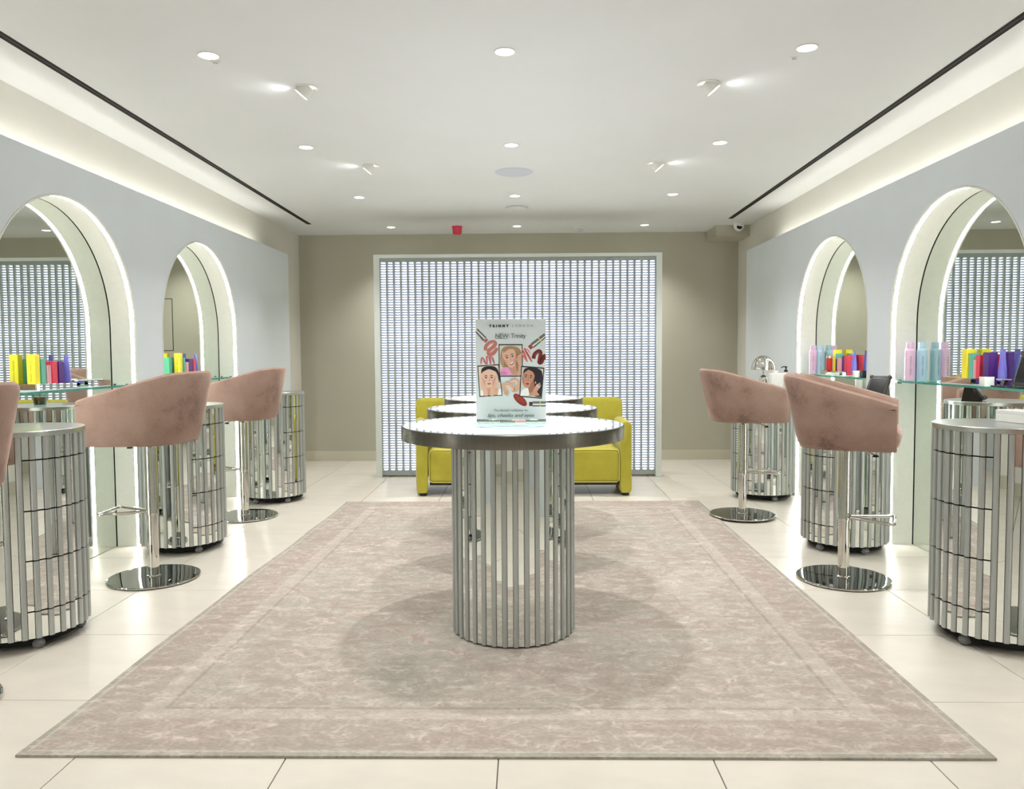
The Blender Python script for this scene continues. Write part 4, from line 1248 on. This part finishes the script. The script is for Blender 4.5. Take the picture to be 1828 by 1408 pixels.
pr.build('swatch_print', poster)
def ptext(s_, cx, cy_base, cap, width, rgb, bold=0.0, shear=0.0, spacing=1.0):
    size = cap*0.00034/0.70
    me = text_mesh(s_, size, pcol(rgb), bold, spacing, shear)
    xs_ = [v.co.x for v in me.vertices]; w0 = max(xs_)-min(xs_); mid = (max(xs_)+min(xs_))/2
    k = width*0.00034/w0
    x, z = pp(cx, cy_base)
    for v in me.vertices: v.co = Vector(((v.co.x-mid)*k + x, -0.0045, v.co.y + z))
    return put('lettering', me, poster)
INK = (52, 56, 58)
ptext('TRINNY', 340, 157, 26, 240, INK, 0.0012, 0, 1.9)
ptext('LONDON', 622, 157, 26, 246, (84,88,90), 0.0, 0, 1.9)
ptext('NEW: Trinity', 479, 290, 54, 364, INK, 0.0, 0, 0.92)
Print(40).poly([(298,296),(440,296),(440,299.5),(298,299.5)], INK).build('underline_print', poster)
ptext('The ultimate multitasker for', 478, 1174, 28, 414, (72,76,78), 0.0, 0, 0.95)
ptext('lips, cheeks and eyes', 478, 1242, 42, 566, INK, 0.0, 0.32, 0.95)
for o in kids(poster):
    if o.name.split('.')[0] != 'board':
        pass

t = thing('poster_stand', 'round clear acrylic stand under the poster on the nearest table', 'stand', (-0.0625, 3.075, 0.8502))
MB().lathe([(0.0,0.0006),(0.150,0.0006),(0.1525,0.002),(0.1525,0.0070),(0.150,0.0088),(0.0,0.0088)], 72, cap=False).build('disc', M['clear'], t)
MB().tube([(0.1535*math.cos(2*PI*i/72), 0.1535*math.sin(2*PI*i/72), 0.0082) for i in range(72)], 0.0012, 6, closed=True).build('polished_edge', M['acryl'], t)
MB().box(-0.075, 0.075, 0.1165, 0.1205, 0.0090, 0.060).build('back_support', M['clear'], t)
def lipstick(x, y, z, L, col, label):
    t = thing('lipstick', label, 'lipstick', (x, y, z), 0, 'lipsticks lying before the poster')
    r_ = 0.0062
    Mx = Matrix.Translation((0,0,r_)) @ Matrix.Rotation(PI/2, 4, 'Y')
    MB().lathe([(0.0,-L/2),(r_*0.94,-L/2),(r_,-L/2+0.001),(r_,L*0.08),(0.0,L*0.08)], 20, cap=False).xf(Mx).build('case', M['pewter'], t)
    MB().lathe([(r_*1.03,L*0.08),(r_*1.03,L*0.11)], 20).xf(Mx).build('gold_ring', M['gold'], t)
    MB().lathe([(0.0,L*0.11),(r_*0.96,L*0.11),(r_*0.96,L/2-0.001),(r_*0.9,L/2),(0.0,L/2)], 20, cap=False).xf(Mx).build('cap', M[col], t)
lipstick(-0.155, 3.125, 0.8593, 0.090, 'pewter', 'left silver lipstick lying in front of the poster')
lipstick(-0.055, 3.100, 0.8593, 0.105, 'blush', 'centre pink-capped lipstick lying in front of the poster')
lipstick(0.035, 3.125, 0.8593, 0.090, 'pewter', 'right silver lipstick lying in front of the poster')
